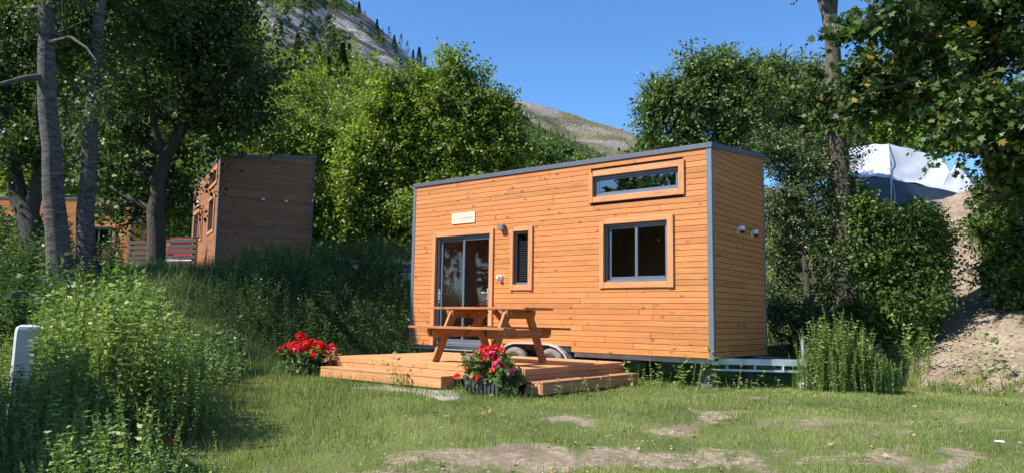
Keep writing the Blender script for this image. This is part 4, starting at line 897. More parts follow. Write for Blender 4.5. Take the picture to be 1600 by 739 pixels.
# ------------------------------------------------------------------ planters
def bloom_mesh(name, mat, r=.045, n=34, size=.032):
    d = rnd(n); d[:, 2] = np.abs(d[:, 2]) * 1.0 - .15; d = unit(d)
    return (poly_mesh(name, leaves(d * r * .55, np.cross(d, rnd(n)) + d * .6, d, np.full(n, size) * (.8 + .5 * RG.random(n)), np.array([(0, 0), (.45, .35), (.35, .9), (-.35, .9), (-.45, .35)])), 5), mat)
BL = {k: bloom_mesh('bloom', M['petal_' + k]) for k in ('red', 'pink', 'coral', 'yellow', 'violet')}
for k, (me_, mt_) in BL.items(): me_.materials.append(mt_)
def planter(label, loc, rz, L, Wd, Hh, potmat, blooms, spread, hgt, shape='trough'):
    t = thing('flower_planter', label, 'planter', loc, rz, 'planters of geraniums beside the deck')
    m = MB()
    if shape == 'trough':
        n = 4; o = [(-L / 2, -Wd / 2), (L / 2, -Wd / 2), (L / 2, Wd / 2), (-L / 2, Wd / 2)]
        R_ = lambda s, z: [(x * s, y * s, z) for x, y in o]
        vs = R_(.86, 0) + R_(.98, Hh - .04) + R_(1.04, Hh - .04) + R_(1.04, Hh) + R_(.94, Hh) + R_(.9, Hh - .05)
        m.add(vs, [(3, 2, 1, 0)] + [(r * 4 + i, r * 4 + (i + 1) % 4, r * 4 + 4 + (i + 1) % 4, r * 4 + 4 + i) for r in range(5) for i in range(4)])
        for i in range(9): x = -L * .42 + i * L * .105; m.prism([(x - .012, .03), (x + .012, .03), (x + .014, Hh - .05), (x - .014, Hh - .05)], 1, -Wd / 2 * .99 - .006, -Wd / 2 * .8)
        m.build('trough', potmat, t)
        MB().box(-L * .45, -Wd * .44, Hh - .06, L * .45, Wd * .44, Hh - .035).build('soil', M['soil'], t)
    else:
        m.lathe([(0, 0), (L * .34, 0), (L * .47, Hh - .03), (L * .52, Hh - .03), (L * .52, Hh), (L * .45, Hh), (L * .44, Hh - .05)], (0, 0, 0), 'z', 24).build('pot', potmat, t)
        MB().lathe([(0, 0), (L * .43, 0)], (0, 0, Hh - .04), 'z', 16).build('soil', M['soil'], t)
    lob = [(np.array([sx, sy, Hh + sz]), np.array([rx, ry, rz_]), 1) for sx, sy, sz, rx, ry, rz_ in spread]
    V, P, k = foliage(lob, 2600, .05, per=7, slen=.12, shape=np.array([(0, 0), (.4, .15), (.5, .6), (0, .95), (-.5, .6), (-.4, .15)]), gap=.25, gs=.15, shell=.2, up=.5)
    link('foliage', poly_mesh('foliage', V, 6), M['geranium'], t)
    sb = MB()
    for (kind, x, y, z, s) in blooms:
        o = link('bloom', BL[kind][0], None, t, (x, y, Hh + z), (random.uniform(-.4, .4), random.uniform(-.4, .4), random.uniform(0, 6))); o.scale = (s, s, s)
        sb.tube([(x * .6, y * .6, Hh), (x, y, Hh + z)], .004, 4, cap=False)
    sb.build('flower_stems', M['geranium'], t)
def bl(n, cols, fx, fz, sc=(.8, 1.5), yy=.14):
    out = []
    for i in range(n):
        u = random.uniform(-1, 1); h = random.random(); x = fx(u); out.append((random.choice(cols), x, random.uniform(-yy, yy * .6), fz(u, h), random.uniform(*sc)))
    return out
pc = np.array([-.30, 10.33]); 
blc = bl(42, ['red', 'coral', 'coral', 'pink', 'pink'], lambda u: u * .34, lambda u, h: .02 + (.36 - .22 * abs(u)) * (h ** .5) + .02, (.8, 1.35)) + [('coral', -.46, -.12, -.02, 1.2), ('violet', -.24, -.1, .26, 1.1), ('violet', -.2, -.1, .25, .9), ('yellow', -.12, -.12, .24, 1.2), ('pink', .30, -.1, .2, 1.5), ('pink', .36, -.08, .17, 1.2), ('violet', .44, -.1, .07, 1.4), ('pink', .46, -.06, .11, 1.2), ('coral', -.1, -.16, .0, 1.2), ('coral', -.02, -.17, -.01, 1.1), ('red', .12, 0, .38, 1.3), ('coral', .2, .05, .36, 1.3), ('red', -.12, .02, .38, 1.2)]
planter('dark grey trough of red, pink and yellow geraniums in the gap between the two steps', (pc[0], pc[1], H(*pc) + .02), -TH, .66, .27, .22, M['pot'], blc, [(-.15, -.02, .06, .26, .18, .16), (.15, 0, .08, .28, .18, .2), (0, 0, .16, .22, .16, .14), (.36, -.02, -.02, .14, .16, .2)], .3)
pl = at(482, 560, 13.0); gz = H(pl[0], pl[1])
bll = bl(34, ['red', 'red', 'coral', 'red', 'pink'], lambda u: u * .42, lambda u, h: .12 + (.26 - .13 * abs(u)) * (h ** .6), (1.0, 1.7), .25) + [('yellow', .12, -.22, .17, 1.3), ('yellow', .22, -.2, .18, 1.4), ('red', .16, -.28, .1, 1.5), ('red', .38, -.15, .2, 1.6), ('red', .44, -.15, .16, 1.5), ('coral', -.45, -.15, .18, 1.4), ('coral', -.3, -.1, .2, 1.4), ('red', -.18, 0, .42, 1.7), ('red', -.1, 0, .4, 1.5)]
planter('round planter overflowing with bright red geraniums left of the deck', (pl[0], pl[1], gz), 0, .5, .5, .26, M['potb'], bll, [(0, 0, .02, .42, .32, .22), (-.25, -.08, -.04, .26, .24, .22), (.25, -.05, -.02, .24, .24, .2), (0, -.15, -.1, .36, .2, .2)], .3, 'pot')
pp_ = at(516, 564, 12.75); root = thing('plant_pot', 'small dark pot with withered plant tucked against the left end of the deck', 'pot', (pp_[0], pp_[1], .58))
MB().lathe([(0, 0), (.06, 0), (.085, .15), (.095, .15), (.095, .175), (.08, .175)], (0, 0, 0), 'z', 20).build('pot', M['potb'], root)
link('withered_leaves', poly_mesh('withered_leaves', foliage([(np.array([0, 0, .22]), np.array([.1, .1, .07]), 1)], 160, .04, per=6, slen=.08, gap=.1)[0], 4), M['dry'], root)
MB().box(-.12, -.12, -.14, .12, .12, -.003, .005).build('stand', M['potb'], root)

# ------------------------------------------------------------------ bollard, hut, fence, car, tent, small things
bp = at(40, 560, 7.6); bz = H(bp[0], bp[1])
bo = thing('hookup_bollard', 'pale grey campsite hook-up bollard with rounded top rising from the nettles at the left edge', 'bollard', (bp[0], bp[1], bz), R(28))
hb = at(40, 507, 7.6)[2] - bz
BS = .85
cs = [(-.13, -.05), (-.10, -.10), (.09, -.10), (.13, -.05), (.13, .07), (.09, .11), (-.10, .11), (-.13, .07)]
def ringz(s, z): return [(x * s * BS, y * s * BS, z) for x, y in cs]
vs = ringz(1.12, -.2) + ringz(1.0, hb - .09) + ringz(.97, hb - .05) + ringz(.86, hb - .018) + ringz(.5, hb)
MB().add(vs, [(r * 8 + i, r * 8 + (i + 1) % 8, r * 8 + 8 + (i + 1) % 8, r * 8 + 8 + i) for r in range(4) for i in range(8)] + [tuple(range(32, 40))]).build('body', M['pale'], bo)
for i, (z, h) in enumerate([(hb - .14, .018), (hb - .19, .018)]): MB().box(-.142 * BS, -.03, z, -.125 * BS, .05, z + h).build('vent_slot', M['black'], bo)
MB().box(-.145 * BS, -.02, hb - .34, -.122 * BS, .06, hb - .25, .004).build('socket_flap', M['black'], bo)
# gabled hut just outside the frame whose shadow lies over the nettles
hx, hy = -7.05, 4.6; ht = thing('garden_hut', 'small gabled wooden hut left of the viewpoint that shades the nearest nettles', 'hut', (hx, hy, H(hx, hy)), 0)
m = MB(); m.box(-1.3, -2.0, -.2, 1.3, 2.0, 2.4); m.prism([(-2.0, 2.4), (2.0, 2.4), (0, 4.06)], 0, -1.29, 1.29); m.build('wall', M['fence'], ht)
for s in (-1, 1): m = MB(); m.prism([(s * 2.2, 2.24), (s * 2.2, 2.30), (0, 4.18), (0, 4.08)], 0, -1.5, 1.5); m.build('roof_panel', M['cap'], ht)
dr = MB().box(1.3, -.45, 0, 1.34, .45, 1.9, .004).build('door', M['fence'], ht); MB().tube([(1.34, .36, 1), (1.4, .36, 1)], .02, 8).build('handle', M['galv'], dr)

# slatted fence between the trees and the weathered cabin
f0, f1 = at(202, 400, 24.5), at(303, 400, 23.5); fz = at(250, 428, 24)[2]
fr_ = thing('slatted_fence', 'dark wooden fence of horizontal boards between the big dark tree and the weathered cabin', 'fence', (f0[0], f0[1], fz), math.atan2(f1[1] - f0[1], f1[0] - f0[0]))
fl = float(np.hypot(*(f1 - f0)[:2]))
for i in range(6):
    z = .12 + i * .175; MB().box(-.1, -.02, z, fl + .1, .005, z + .12, .004).build('fence_board', M['fence'], fr_)
for x in np.linspace(0, fl - .09, 3): MB().box(x, .008, -.4, x + .09, .098, 1.14, .005).build('post', M['fence'], fr_)
MB().box(-.12, -.03, 1.145, fl + .12, .11, 1.175, .004).build('fence_rail', M['fence'], fr_)

def car(label, loc, rz, paint):
    t = thing('parked_car', label, 'car', loc, rz)
    prof = [(-2.0, .35), (-2.02, .62), (-1.95, .95), (-1.75, 1.32), (-1.5, 1.44), (.2, 1.46), (.95, 1.0), (1.85, .86), (2.02, .62), (2.0, .35)]
    m = MB(); n = len(prof); rings = []
    for y, s in ((-.84, .93), (-.80, 1), (.80, 1), (.84, .93)):
        for (x, z) in prof: rings.append((x * (s * .5 + .5), y * (1 - .14 * max(0, (z - .9)) / .5), .35 + (z - .35) * s))
    m.add(rings, [tuple(range(n - 1, -1, -1)), tuple(range(3 * n, 4 * n))] + [(r * n + i, r * n + (i + 1) % n, (r + 1) * n + (i + 1) % n, (r + 1) * n + i) for r in range(3) for i in range(n)], False)
    m.build('body', M[paint], t)
    MB().prism([(-1.97, .98), (-1.80, 1.32), (-1.78, 1.32), (-1.93, .98)], 1, -.6, .6).build('rear_window', M['glass_dark'], t)
    for s in (-1, 1):
        MB().prism([(-1.7, 1.0), (-1.5, 1.36), (.15, 1.38), (.75, 1.0)], 1, s * .80 if s > 0 else -.815, s * .80 + .015 if s > 0 else -.80).build('side_window', M['glass_dark'], t)
        MB().box(-2.03, s * .66 - .1, .72, -1.95, s * .66 + .1, .98, .01).build('tail_light', M['red'], t)
        for x in (-1.25, 1.3):
            MB().lathe([(.17, 0), (.29, 0), (.31, .04), (.31, .16), (.29, .2)], (x, s * .78 - .1, .31), 'y', 24).build('wheel', M['rubber'], t)
    MB().box(-2.08, -.8, .36, -1.98, .8, .6, .02).build('bumper', M['whitep'], t); MB().box(-2.085, -.26, .42, -2.075, .26, .53).build('number_plate', M['whitep'], t)
    return t
cp = at(290, 418, 27.5); car('red car with white bumper glimpsed through the slatted fence', (cp[0], cp[1] + 1.6, fz + .1), R(93), 'redp')
cp = at(500, 418, 30); car('white car whose roof just shows above the weeds right of the weathered cabin', (cp[0] + 0, cp[1], at(515, 404, 30)[2] - 1.46), R(172), 'whitep')
cp = at(640, 420, 31); car('white car roof showing beside the left edge of the long cabin', (cp[0], cp[1], at(630, 411, 31)[2] - 1.46), R(5), 'whitep')

# folding chair with a red cloth in front of the far cabin
cp = at(30, 420, 27); t = thing('folding_chair', 'folding chair draped with red patterned cloth in front of the far left cabin', 'chair', (cp[0], cp[1], at(30, 436, 27)[2]), R(10))
MB().box(-.3, -.25, .40, .3, .25, .45, .02).build('seat', M['red'], t); m = MB().box(-.3, .22, .42, .3, .27, .92, .02); m.build('backrest', M['red'], t)
MB().box(-.12, -.27, .2, .36, -.252, .62, .005).build('cloth', M['petal_coral'], t)
for x in (-.27, .27):
    MB().tube([(x, -.24, -.3), (x, .22, .45)], .014, 8).build('leg', M['galv'], t); MB().tube([(x, .24, -.3), (x, -.2, .45)], .014, 8).build('leg', M['galv'], t)

# tent on the bank
TY = 24
def tp(px, py, dy=0): v = at(px, py, TY + dy); return v
tz = at(1430, 304, TY)[2] - .25; to = at(1400, 300, TY); to[2] = tz
tt = thing('frame_tent', 'white canvas frame tent with blue lower walls standing on top of the right bank', 'tent', to)
def sheet(name, rows, mat, sag=.0, th=.012):
    """canvas panel: bilinear patch with folds, given thickness"""
    (a, b), (c, d) = [[np.array(p) - to for p in r] for r in rows]; n, k = 12, 14; vs = []
    nrm = unit(np.cross(b - a, c - a))
    for s in (0, 1):
        for j in range(n + 1):
            for i in range(k + 1):
                u, v = i / k, j / n; p = (a * (1 - u) + b * u) * (1 - v) + (c * (1 - u) + d * u) * v
                f = sag * math.sin(math.pi * u) * math.sin(math.pi * v) + .13 * (noise(np.array([u * 5 + v * 4, v * 1.5 - u, 0]) + a) - .5)
                vs.append(p - np.array([0, 0, f]) + nrm * th * s)
    fs = []; N_ = (n + 1) * (k + 1)
    for s in (0, 1):
        for j in range(n):
            for i in range(k): q = s * N_ + j * (k + 1) + i; fs.append((q, q + 1, q + k + 2, q + k + 1) if s else (q, q + k + 1, q + k + 2, q + 1))
    return MB().add(vs, fs, True).build(name, mat, tt)
pA, pB, pC = tp(1322, 232, .6), tp(1388, 226, .6), tp(1470, 246, .9)
eA, eB, eC = tp(1318, 276, -.9), tp(1391, 279, -1.0), tp(1500, 303, -.6)
sheet('roof_panel', [(pA, pB), (eA, eB)], M['tent'], .2); sheet('roof_panel', [(pB, pC), (eB, eC)], M['tent'], .28)
rA, rB, rC = tp(1322, 262, 2.6), tp(1388, 262, 2.6), tp(1480, 285, 2.4)
sheet('roof_panel', [(pA, pB), (rA, rB)], M['tent'], .05); sheet('roof_panel', [(pB, pC), (rB, rC)], M['tent'], .05)
dn = lambda p, z=tz - .3: np.array([p[0], p[1], z])
for (a, b) in ((eA, eB), (eB, eC), (rA, rB), (rB, rC), (eA, rA)): sheet('wall_panel', [(a, b), (dn(a), dn(b))], M['tentb'], 0)
sheet('gable_panel', [(pA, pA + np.array([0, .01, 0])), (eA, rA)], M['tentb'], 0)
qA, qB = tp(1494, 254, .2), tp(1505, 258, 1.6); sL, sR, sL2, sR2 = tp(1468, 303, -.6), tp(1532, 304, -.6), tp(1490, 303, 2), tp(1545, 303, 2)
for pr in ([(qA, qB), (sR, sR2)], [(qA, qB), (sL, sL2)]): sheet('annex_roof_panel', pr, M['tentg'], .05)
sheet('annex_door', [(qA, qA + np.array([.01, 0, 0])), (sL, sR)], M['tent'], .03)
MB().tube([eB - to + np.array([0, -.02, 0]), dn(eB) - to], .02, 8).build('tent_pole', M['galv'], tt)
MB().tube([eB - to + np.array([0, 0, .3]), tp(1400, 312, -1.9) - to], .006, 5).build('guy_rope', M['whitep'], tt)
MB().tube([pB - to + np.array([0, -.03, .01]), (pB * .5 + eB * .5) - to + np.array([0, -.04, .05]), eB - to + np.array([0, -.03, .02])], .014, 6).build('ridge_seam', M['tentg'], tt)
gp_ = at(1308, 305, 25); gt = thing('awning', 'small pale green awning glimpsed left of the white tent behind the dark trunk', 'tent', gp_)
MB().prism([(-.5, -.9), (.5, -.9), (.5, .25), (0, .4), (-.5, .25)], 1, -.3, .3).build('canvas', M['tentg'], gt); MB().tube([(.52, -.32, -.9), (.52, -.32, .3)], .015, 6).build('pole', M['galv'], gt)

# poppy, stones, litter, dry leaves
q = at(266, 690, 5.6); po = thing('poppy', 'single red poppy flowering in the shaded nettles at the bottom left', 'flower', (q[0], q[1], H(q[0], q[1])))
ph = float(q[2] - H(q[0], q[1])); MB().tube([(0, .03, 0), (.01, 0, ph * .6), (0, 0, ph)], .003, 5).build('stem', M['nettle'], po)
for k in range(5):
    a = k * 2 * math.pi / 5; vs = [(0, 0, 0)]; 
    for j in range(7): b = a + (j - 3) * .22; r = .040 * (1 - .05 * abs(j - 3)); vs.append((math.cos(b) * r, math.sin(b) * r, .016 + .006 * (j % 2)))
    MB().add(vs, [(0, j, j + 1) for j in range(1, 7)], True).build('petal', M['petal_red'], po, (0, 0, ph))
MB().lathe([(0, .012), (.006, .010), (.008, 0)], (0, 0, 0), 'z', 10).build('seed_head', M['black'], po, (0, 0, ph + .004))
def rock(name, px, py, s, mat, label, cat='stone', flat=.5):
    x, y = gp(px, py); n = 26; d = []
    g_ = 1.618; 
    import mathutils
    bmv = []
    for i in range(n): z = 1 - 2 * (i + .5) / n; r = math.sqrt(1 - z * z); a = i * 2.39996; bmv.append((r * math.cos(a), r * math.sin(a), z))
    import bmesh
    bm = bmesh.new()
    for v in bmv: k = s * random.uniform(.75, 1.15); bm.verts.new((v[0] * k * 1.3, v[1] * k, v[2] * k * flat))
    bmesh.ops.convex_hull(bm, input=list(bm.verts)); me = bpy.data.meshes.new(name); bm.to_mesh(me); bm.free()
    o = link(name, me, mat, None, (x, y, H(x, y) + s * flat * .35), (0, 0, random.random() * 6)); return tag(o, label, cat)
rock('stone', 1430, 541, .09, M['stone'], 'pale stone at the left edge of the dirt path')
rock('stone', 1487, 590, .10, M['stone'], 'flat pale stone at the foot of the dirt path', flat=.3)
rock('stone', 1465, 526, .08, M['stone'], 'small stone lying higher on the dirt path', flat=.4)
rock('stone', 1523, 600, .06, M['stone'], 'small pale stone right of the flat one on the dirt', flat=.4)
rock('stone', 1386, 576, .06, M['stone'], 'little stone where the lawn meets the nettle clump', flat=.5)
rock('crumpled_paper', 1562, 690, .042, M['paper'], 'crumpled white scrap lying on the lawn near the right edge', 'litter', .35)
rock('stone', 1258, 594, .03, M['stone'], 'tiny stone in the grass below the nettle clump')
V = []
for _ in range(170):
    y = RG.uniform(5.2, 12.5); x = y * RG.uniform(-.1, .72)
    a = RG.uniform(0, 6.28); V.append(leaves(np.array([[x, y, H(x, y) + .03]]), np.array([[math.cos(a), math.sin(a), .15]]), unit(np.array([[RG.normal() * .3, RG.normal() * .3, 1]])), np.array([RG.uniform(.03, .07)]), OVAL * np.array([1.3, 1])))
tag(link('fallen_leaves', poly_mesh('fallen_leaves', np.concatenate(V), 4), M['dry']), 'scattered dry brown leaves lying on the lawn', 'leaves', kind='stuff')

n = 2300; y = RG.uniform(11, 22, n); x = y * RG.uniform(.5, .78, n); s_ = (x - 7.3) * .75 + (y - 12) * .66; ok = s_ > -.1; x, y = x[ok], y[ok]; n = len(x)
a = RG.uniform(0, 6.28, n)
tag(link('leaf_litter', poly_mesh('leaf_litter', leaves(np.stack([x, y, height(x, y) + .012], -1), np.stack([np.cos(a), np.sin(a), RG.normal(size=n) * .25], -1), unit(rnd(n) * .45 + np.array([0, 0, 1])), RG.uniform(.03, .075, n), OVAL * np.array([1.2, 1])), 4), M['dry']), 'brown leaf litter strewn over the dirt bank', 'leaves', kind='stuff')
V = []; F_ = []; oct_ = np.array([(1, 0, 0), (0, 1, 0), (-1, 0, 0), (0, -1, 0), (0, 0, 1), (.7, .7, .5)]); n = 900
y = np.concatenate([RG.uniform(11, 20, 700), RG.uniform(5.8, 8.5, 200)]); x = np.concatenate([y[:700] * RG.uniform(.52, .78, 700), RG.uniform(-1.6, 1.8, 200)]); s_ = (x - 7.3) * .75 + (y - 12) * .66
for i in range(n):
    if i < 700 and s_[i] < 0: continue
    r = .012 + .04 * RG.random() ** 3 if i < 700 else RG.uniform(.006, .02); b = len(V) * 1
    base = np.array([x[i], y[i], H(x[i], y[i])]); V += [tuple(base + v * r * np.array([RG.uniform(.7, 1.4), RG.uniform(.7, 1.4), RG.uniform(.4, .8)])) for v in oct_]; F_ += [(b, b + 5, b + 4), (b + 5, b + 1, b + 4), (b + 1, b + 2, b + 4), (b + 2, b + 3, b + 4), (b + 3, b, b + 4), (b, b + 1, b + 5)]
tag(MB().add(V, F_).build('pebbles', M['stone']), 'small pale pebbles on the dirt bank and the bare lawn patch', 'stones', kind='stuff')
for i, (px, py, sz_) in enumerate([(1408, 560, .11), (1452, 575, .07), (1500, 560, .13), (1540, 575, .08), (1575, 548, .12), (1478, 500, .10), (1512, 470, .12), (1495, 440, .1), (1530, 520, .09), (1585, 590, .07), (1440, 600, .06), (1506, 410, .12)]):
    x, y = gp(px, py); m = MB(); pts_ = []
    for k in range(5):
        c = np.array([random.uniform(-1, 1) * sz_ * 1.6, random.uniform(-1, 1) * sz_, 0]); r = sz_ * random.uniform(.35, .9)
        V_ = [tuple(c + np.array(v) * r * np.array([random.uniform(.8, 1.3), random.uniform(.8, 1.3), random.uniform(.4, .7)])) for v in ((1, 0, 0), (.6, .8, .1), (-.3, 1, 0), (-1, .2, .1), (-.7, -.8, 0), (.3, -1, .1), (.4, .3, 1), (-.4, -.2, .9))]
        m.add(V_, [(0, 1, 6), (1, 2, 6), (2, 3, 7, 6), (3, 4, 7), (4, 5, 7), (5, 0, 6, 7)])
    tag(m.build('earth_clods', M['clod'], None, (x, y, H(x, y)), (0, 0, random.random() * 6)), 'crumbled earth clods on the worn dirt bank', 'clods', kind='stuff')
# ------------------------------------------------------------------ weeds
def stalk(h, nleaf, lsize, lean=.12, shape=LANCE, whorl=2, spread=.9, top_taper=.35, seed_top=False):
    a0 = RG.uniform(0, 6.28); lx, ly = RG.normal() * lean, RG.normal() * lean; out = []
    tt_ = np.linspace(0, 1, 5); line = np.stack([lx * tt_ ** 2 * h, ly * tt_ ** 2 * h, tt_ * h], -1); w = .006 * h ** .5
    for dx, dy in ((1, 0), (0, 1)):
        for i in range(4):
            o = np.array([dx, dy, 0]) * w * (1 - .15 * i); o2 = np.array([dx, dy, 0]) * w * (1 - .15 * (i + 1))
            out.append(np.array([line[i] - o, line[i] + o, line[i + 1] + o2, line[i + 1] - o2]))
    t = np.repeat(np.linspace(.12, .99, nleaf // whorl), whorl); n = len(t); ang = a0 + np.repeat(np.arange(n // whorl) * 1.57, whorl) + np.tile(np.arange(whorl) * 2 * math.pi / whorl, n // whorl) + RG.normal(size=n) * .3
    P = np.stack([lx * t ** 2 * h, ly * t ** 2 * h, t * h], -1); A = np.stack([np.cos(ang) * spread, np.sin(ang) * spread, -.35 + .9 * t ** 2 + RG.normal(size=n) * .25], -1)
    S = lsize * (1 - top_taper * t) * (.7 + .5 * RG.random(n)) * np.clip(t * 4, .5, 1)
    out.append(leaves(P, A, unit(np.array([0, 0, .8]) + np.stack([np.cos(ang), np.sin(ang), ang * 0], -1) * .7 + rnd(n) * .45), S, shape))
    if seed_top:
        n = 26; t = RG.uniform(.8, 1.08, n); P = np.stack([lx * t ** 2 * h, ly * t ** 2 * h, t * h], -1); out.append(leaves(P, rnd(n) + np.array([0, 0, .8]), rnd(n), np.full(n, .035), LANCE))
    return np.concatenate([o.reshape(-1, 3) for o in out])
NET = np.array([(0, 0), (.27, .3), (0, 1), (-.27, .3)])
T_net = [stalk(1, 40, .085, shape=NET) for _ in range(7)] + [stalk(1, 44, .065, shape=NET, seed_top=True) for _ in range(3)]
T_tall = [stalk(1, 22, .14, .1, LANCE) for _ in range(5)] + [stalk(1, 20, .13, .14, LANCE, seed_top=True) for _ in range(4)]
T_und = [stalk(1, 20, .15, shape=NET) for _ in range(5)]
T_low = [stalk(1, 14, .2, .3, NET, top_taper=0) for _ in range(5)]
def weeds(name, mesh, mat, tmpl, x, y, hh, label, cat, zoff=0):
    n = len(x); P = np.stack([x, y, height(x, y) + zoff - .02], -1); s = hh * (.5 + .85 * RG.random(n) ** .8)
    wd = s * (.8 + .4 * RG.random(n)); V = scatter(tmpl, P, np.stack([wd, wd, s], -1), RG.random(n) * 6.28, 4)
    return tag(link(name, poly_mesh(mesh, V, 4), mat), label, cat, kind='stuff')
# foreground nettles, left
n = 3200; y = RG.uniform(4.3, 10.5, n); x = -y * RG.uniform(.30, .80, n)
edge = -1.9 - .46 * (y - 5.0) + (noise(np.stack([x, y], -1) * 1.5) - .5) * .6
ok = (x < edge) & (noise(np.stack([x, y], -1) * 1.1 + 7) > .12) & (np.hypot(x - bp[0], y - bp[1]) > .25)
hgt = np.interp(x / y, [-.8, -.66, -.61, -.5, -.42, -.36, -.3], [.68, .62, 1.08, 1.22, .72, .42, .22]) * (.5 + .5 * sst(4.8, 7.6, y)) * (1 - .25 * sst(8.6, 10.3, y)) * (.85 + .3 * noise(np.stack([x, y], -1) * 2.2))
hgt = hgt * np.where((y < bp[1] + .1) & (np.abs(x / y - bp[0] / bp[1]) < .035), .85, 1)
weeds('nettle_thicket', 'nettles', M['nettle'], T_net, x[ok], y[ok], hgt[ok], 'tall sunlit nettles filling the left foreground around the grey bollard', 'nettles')
n = 150; y = RG.uniform(bp[1] - 1.6, bp[1] - .22, n); x = y * (bp[0] / bp[1] + RG.uniform(-.06, .05, n))
weeds('nettle_thicket', 'bollard_nettles', M['nettle'], T_net, x, y, np.clip(1.5 - .098 * y - height(x, y), .2, .8) * .86, 'low nettles growing around the foot of the grey bollard', 'nettles')
# tall weeds on the bank behind the deck
n = 3600; y = RG.uniform(13.6, 22, n); x = y * RG.uniform(-.46, -.105, n)
fy = 14.6 + .9 * sst(-5, -2.5, x) + (noise(np.stack([x, y], -1) * .8) - .5) * 1.2
ok = (y > fy) & (x < -1.9 - .25 * (y - 16))
hgt = (.68 + .4 * noise(np.stack([x, y], -1) * .7)) * (.5 + .5 * sst(0, .8, y - fy)) * np.interp(x / y, [-.44, -.37, -.33, -.27], [.3, .55, .85, 1])
weeds('weed_thicket', 'bank_weeds', M['weed'], T_tall, x[ok], y[ok], hgt[ok], 'tall dark green weeds on the bank between the weathered cabin and the long cabin', 'weeds')
# shaded undergrowth under the left trees
n = 3300; y = RG.uniform(10.0, 18, n); x = y * RG.uniform(-.80, -.36, n); ok = (noise(np.stack([x, y], -1) * .9 + 3) > .22)
weeds('undergrowth', 'undergrowth', M['weed'], T_und, x[ok], y[ok], ((.35 + .5 * noise(np.stack([x, y], -1) * 1.3)) * np.where((x / y > -.53) & (y > 13.2), .4, np.where(x / y < -.6, 1.45, 1)))[ok], 'dark leafy undergrowth at the feet of the left tree trunks', 'undergrowth')
# nettle clump by the drawbar
n = 430; a = RG.uniform(0, 6.28, n); r = np.sqrt(RG.random(n)); c0 = np.array([5.22, 11.62]); x = c0[0] + np.cos(a) * r * .86; y = c0[1] + np.sin(a) * r * .42
weeds('nettle_clump', 'clump', M['nettle'], T_net, x, y, .30 + .62 * (1 - r ** 2) * sst(c0[0] + 1.0, c0[0] - .2, x) + .08, 'bushy nettle clump with tall seed spikes in front of the drawbar', 'nettles')
# fringe of weeds along cabin and deck
px_ = RG.uniform(-3.2, 7.0, 500); 
def alongc(u, off): return CORNER[0] - DV[0] * CL + DV[0] * u - WV[0] * off, CORNER[1] - DV[1] * CL + DV[1] * u - WV[1] * off
u = RG.uniform(4.2, 7.6, 130); o = RG.normal(size=130) * .2 + .3; x, y = alongc(u, o)
weeds('weed_fringe', 'fringe', M['nettle'], T_low + T_net[:3], x, y, .06 + .4 * RG.random(130) ** 2.2, 'thin seedlings and weeds along the wheels and lower edge of the long cabin', 'weeds')
dp = lambda a, b: (.203 + DV[0] * a + WV[0] * b, 10.265 + DV[1] * a + WV[1] * b)
a_ = np.concatenate([RG.uniform(-4.2, -1.3, 26), RG.normal(-2.05, .09, 12), RG.uniform(-.9, .2, 14), RG.uniform(.45, .62, 24)]); b_ = np.concatenate([RG.normal(-.42, .05, 26), RG.normal(-.42, .04, 12), RG.normal(-.42, .06, 14), RG.uniform(-.1, 2.6, 24)]); x, y = dp(a_, b_)
weeds('weed_fringe', 'step_weeds', M['nettle'], T_low + T_net[:4], x, y, np.concatenate([RG.uniform(.06, .16, 26), RG.uniform(.25, .5, 12), RG.uniform(.1, .22, 14), RG.uniform(.1, .34, 24)]), 'sprigs of weed growing up in front of the deck steps', 'weeds')
# brush on the right bank
n = 6500; y = RG.uniform(11.6, 27, n); x = y * RG.uniform(.38, .78, n); s = (x - 7.3) * .75 + (y - 12) * .66
ok = (s > .5) & (bare(x, y) < .72) & (RG.random(n) < .9) & (np.hypot((x - to[0]) / 2.6, (y - 24.5) / 2.4) > 1)
weeds('bank_scrub', 'bank_scrub', M['nettle'], T_low + T_und, x[ok], y[ok], RG.uniform(.14, .6, ok.sum()) * np.where(y[ok] > 20, .8, 1), 'low scrub and seedlings covering the right bank on both sides of the path', 'scrub')

# ------------------------------------------------------------------ grass
def in_deck(x, y):
    a = (x - .203) * DV[0] + (y - 10.265) * DV[1]; b = (x - .203) * WV[0] + (y - 10.265) * WV[1]
    return ((a > -4.1) & (a < .32) & (b > -.0) & (b < 2.7)) | ((a > -4.1) & (a < -1.28) & (b > -.31) & (b <= .1))
def blades(n, ylo, yhi, ulo, uhi, hlo, hhi, w, keep, bend=.6):
    y = RG.uniform(ylo, yhi, n); x = y * RG.uniform(ulo, uhi, n); ok = keep(x, y); x, y = x[ok], y[ok]; n = len(x)
    z = height(x, y); hp = noise(np.stack([x, y], -1) * 2.6); h = (hlo + (hhi - hlo) * RG.random(n) ** 1.6) * (.55 + .9 * hp); a = RG.uniform(0, 6.28, n); ww = w * (y / 7) ** .6 * (.6 + .8 * RG.random(n))
    b = RG.uniform(0, 6.28, n); ld = h * bend * RG.random(n)
    P0 = np.stack([x - np.cos(a) * ww, y - np.sin(a) * ww, z - .01], -1); P1 = np.stack([x + np.cos(a) * ww, y + np.sin(a) * ww, z - .01], -1); P2 = np.stack([x + np.cos(b) * ld, y + np.sin(b) * ld, z + h], -1)
    return np.stack([P0, P1, P2], 1).reshape(-1, 3)
def kl(x, y): return (bare(x, y) + RG.normal(size=len(x)) * .2 < .50) & ~in_deck(x, y)
G1 = blades(330000, 4.6, 13.5, -.76, .76, .015, .062, .0030, kl)
G1b = blades(90000, 12, 19, -.5, .6, .03, .10, .0034, lambda x, y: kl(x, y) & ((x - 7.3) * .75 + (y - 12) * .66 < .6))
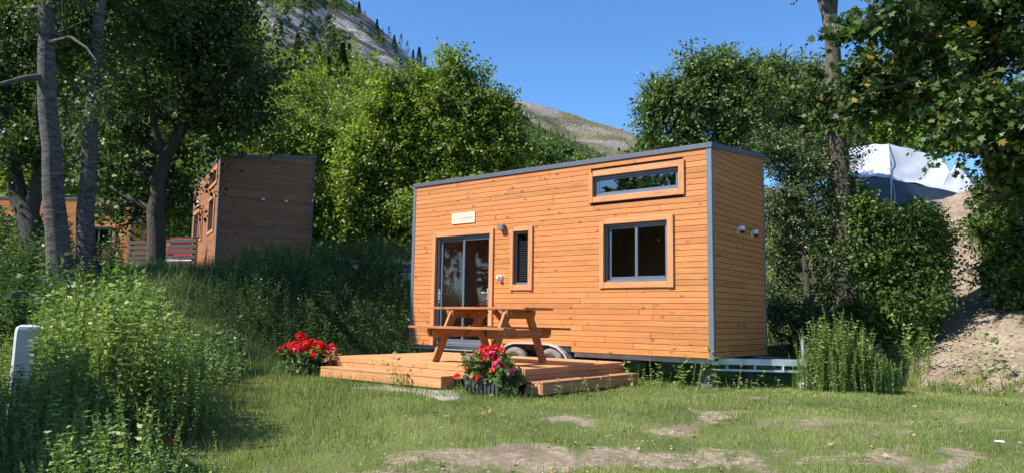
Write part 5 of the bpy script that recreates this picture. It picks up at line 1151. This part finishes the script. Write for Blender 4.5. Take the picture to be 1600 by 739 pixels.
tag(link('lawn_grass', poly_mesh('lawn_grass', np.concatenate([G1, G1b]), 3), M['grass']), 'short mown grass of the lawn with dry patches', 'grass', kind='stuff')
G2 = blades(26000, 4.6, 14, -.75, .1, .06, .2, .0032, lambda x, y: kl(x, y) & (fbm(np.stack([x, y], -1) * 1.3, 2) > .52 - .25 * sst(-1.2, -2.6, x)), .8)
u = RG.uniform(0, 1, 9000); xx, yy = alongc(RG.uniform(-.5, 8.2, 9000), RG.normal(size=9000) * .18 + .2)
G3 = blades(60000, 12.5, 24, -.75, -.1, .08, .34, .005, lambda x, y: np.ones(len(x), bool), .7)
G4 = blades(52000, 11.5, 26, .30, .78, .06, .26, .005, lambda x, y: (bare(x, y) + RG.normal(size=len(x)) * .12 < .6) & ((x - 7.3) * .75 + (y - 12) * .66 > -.4), .8)
tag(link('long_grass', poly_mesh('long_grass', np.concatenate([G2, G4]), 3), M['grass_long']), 'longer rough grass on the right bank and at the lawn edges', 'grass', kind='stuff')
tag(link('long_grass', poly_mesh('bank_grass', G3, 3), M['weed']), 'rough grass, its green darkened for shade, on the left bank below the weathered cabin', 'grass', kind='stuff')  # blades take the dark weed green to stand for shade on the bank
# ------------------------------------------------------------------ trees left of the view, mirrored in the cabin's panes
TL = foliage([(np.array([0, 0, 5.5]), np.array([2.6, 2.6, 3.2]), 1), (np.array([1.2, .8, 4]), np.array([2.2, 2.2, 2.2]), 1), (np.array([-1.2, -.6, 3.4]), np.array([2.2, 2.2, 2.2]), 1), (np.array([.3, -.4, 8]), np.array([1.6, 1.6, 1.8]), 1)], 4800, .36, gap=.3, slen=.8)[0]
tlm = poly_mesh('offside_crown', TL, 4); tlm.materials.append(M['lf_mid'])
ttm = MB().tube([(0, 0, -.5), (.1, 0, 3), (0, .1, 7)], [.28, .2, .06], 10)
trm = None
for i, (x, y, sc_) in enumerate([(-24, 2, 1), (-27, -4, 1.15), (-25, 8, 1.05), (-30, 13, 1.2), (-23, -10, 1), (-21, -17, 1.1), (-14, -22, 1.1), (-31, 5, 1.2)]):
    t = thing('broadleaf_tree', 'broadleaf tree standing out of view left of the lawn, mirrored in the cabin windows', 'tree', (x, y, H(x, y)), i * 1.3, 'trees outside the picture mirrored in the panes')
    t.scale = (sc_,) * 3; link('crown', tlm, None, t)
    if trm is None: trm = ttm.build('trunk', M['bark_brown'], t).data
    else: link('trunk', trm, None, t)
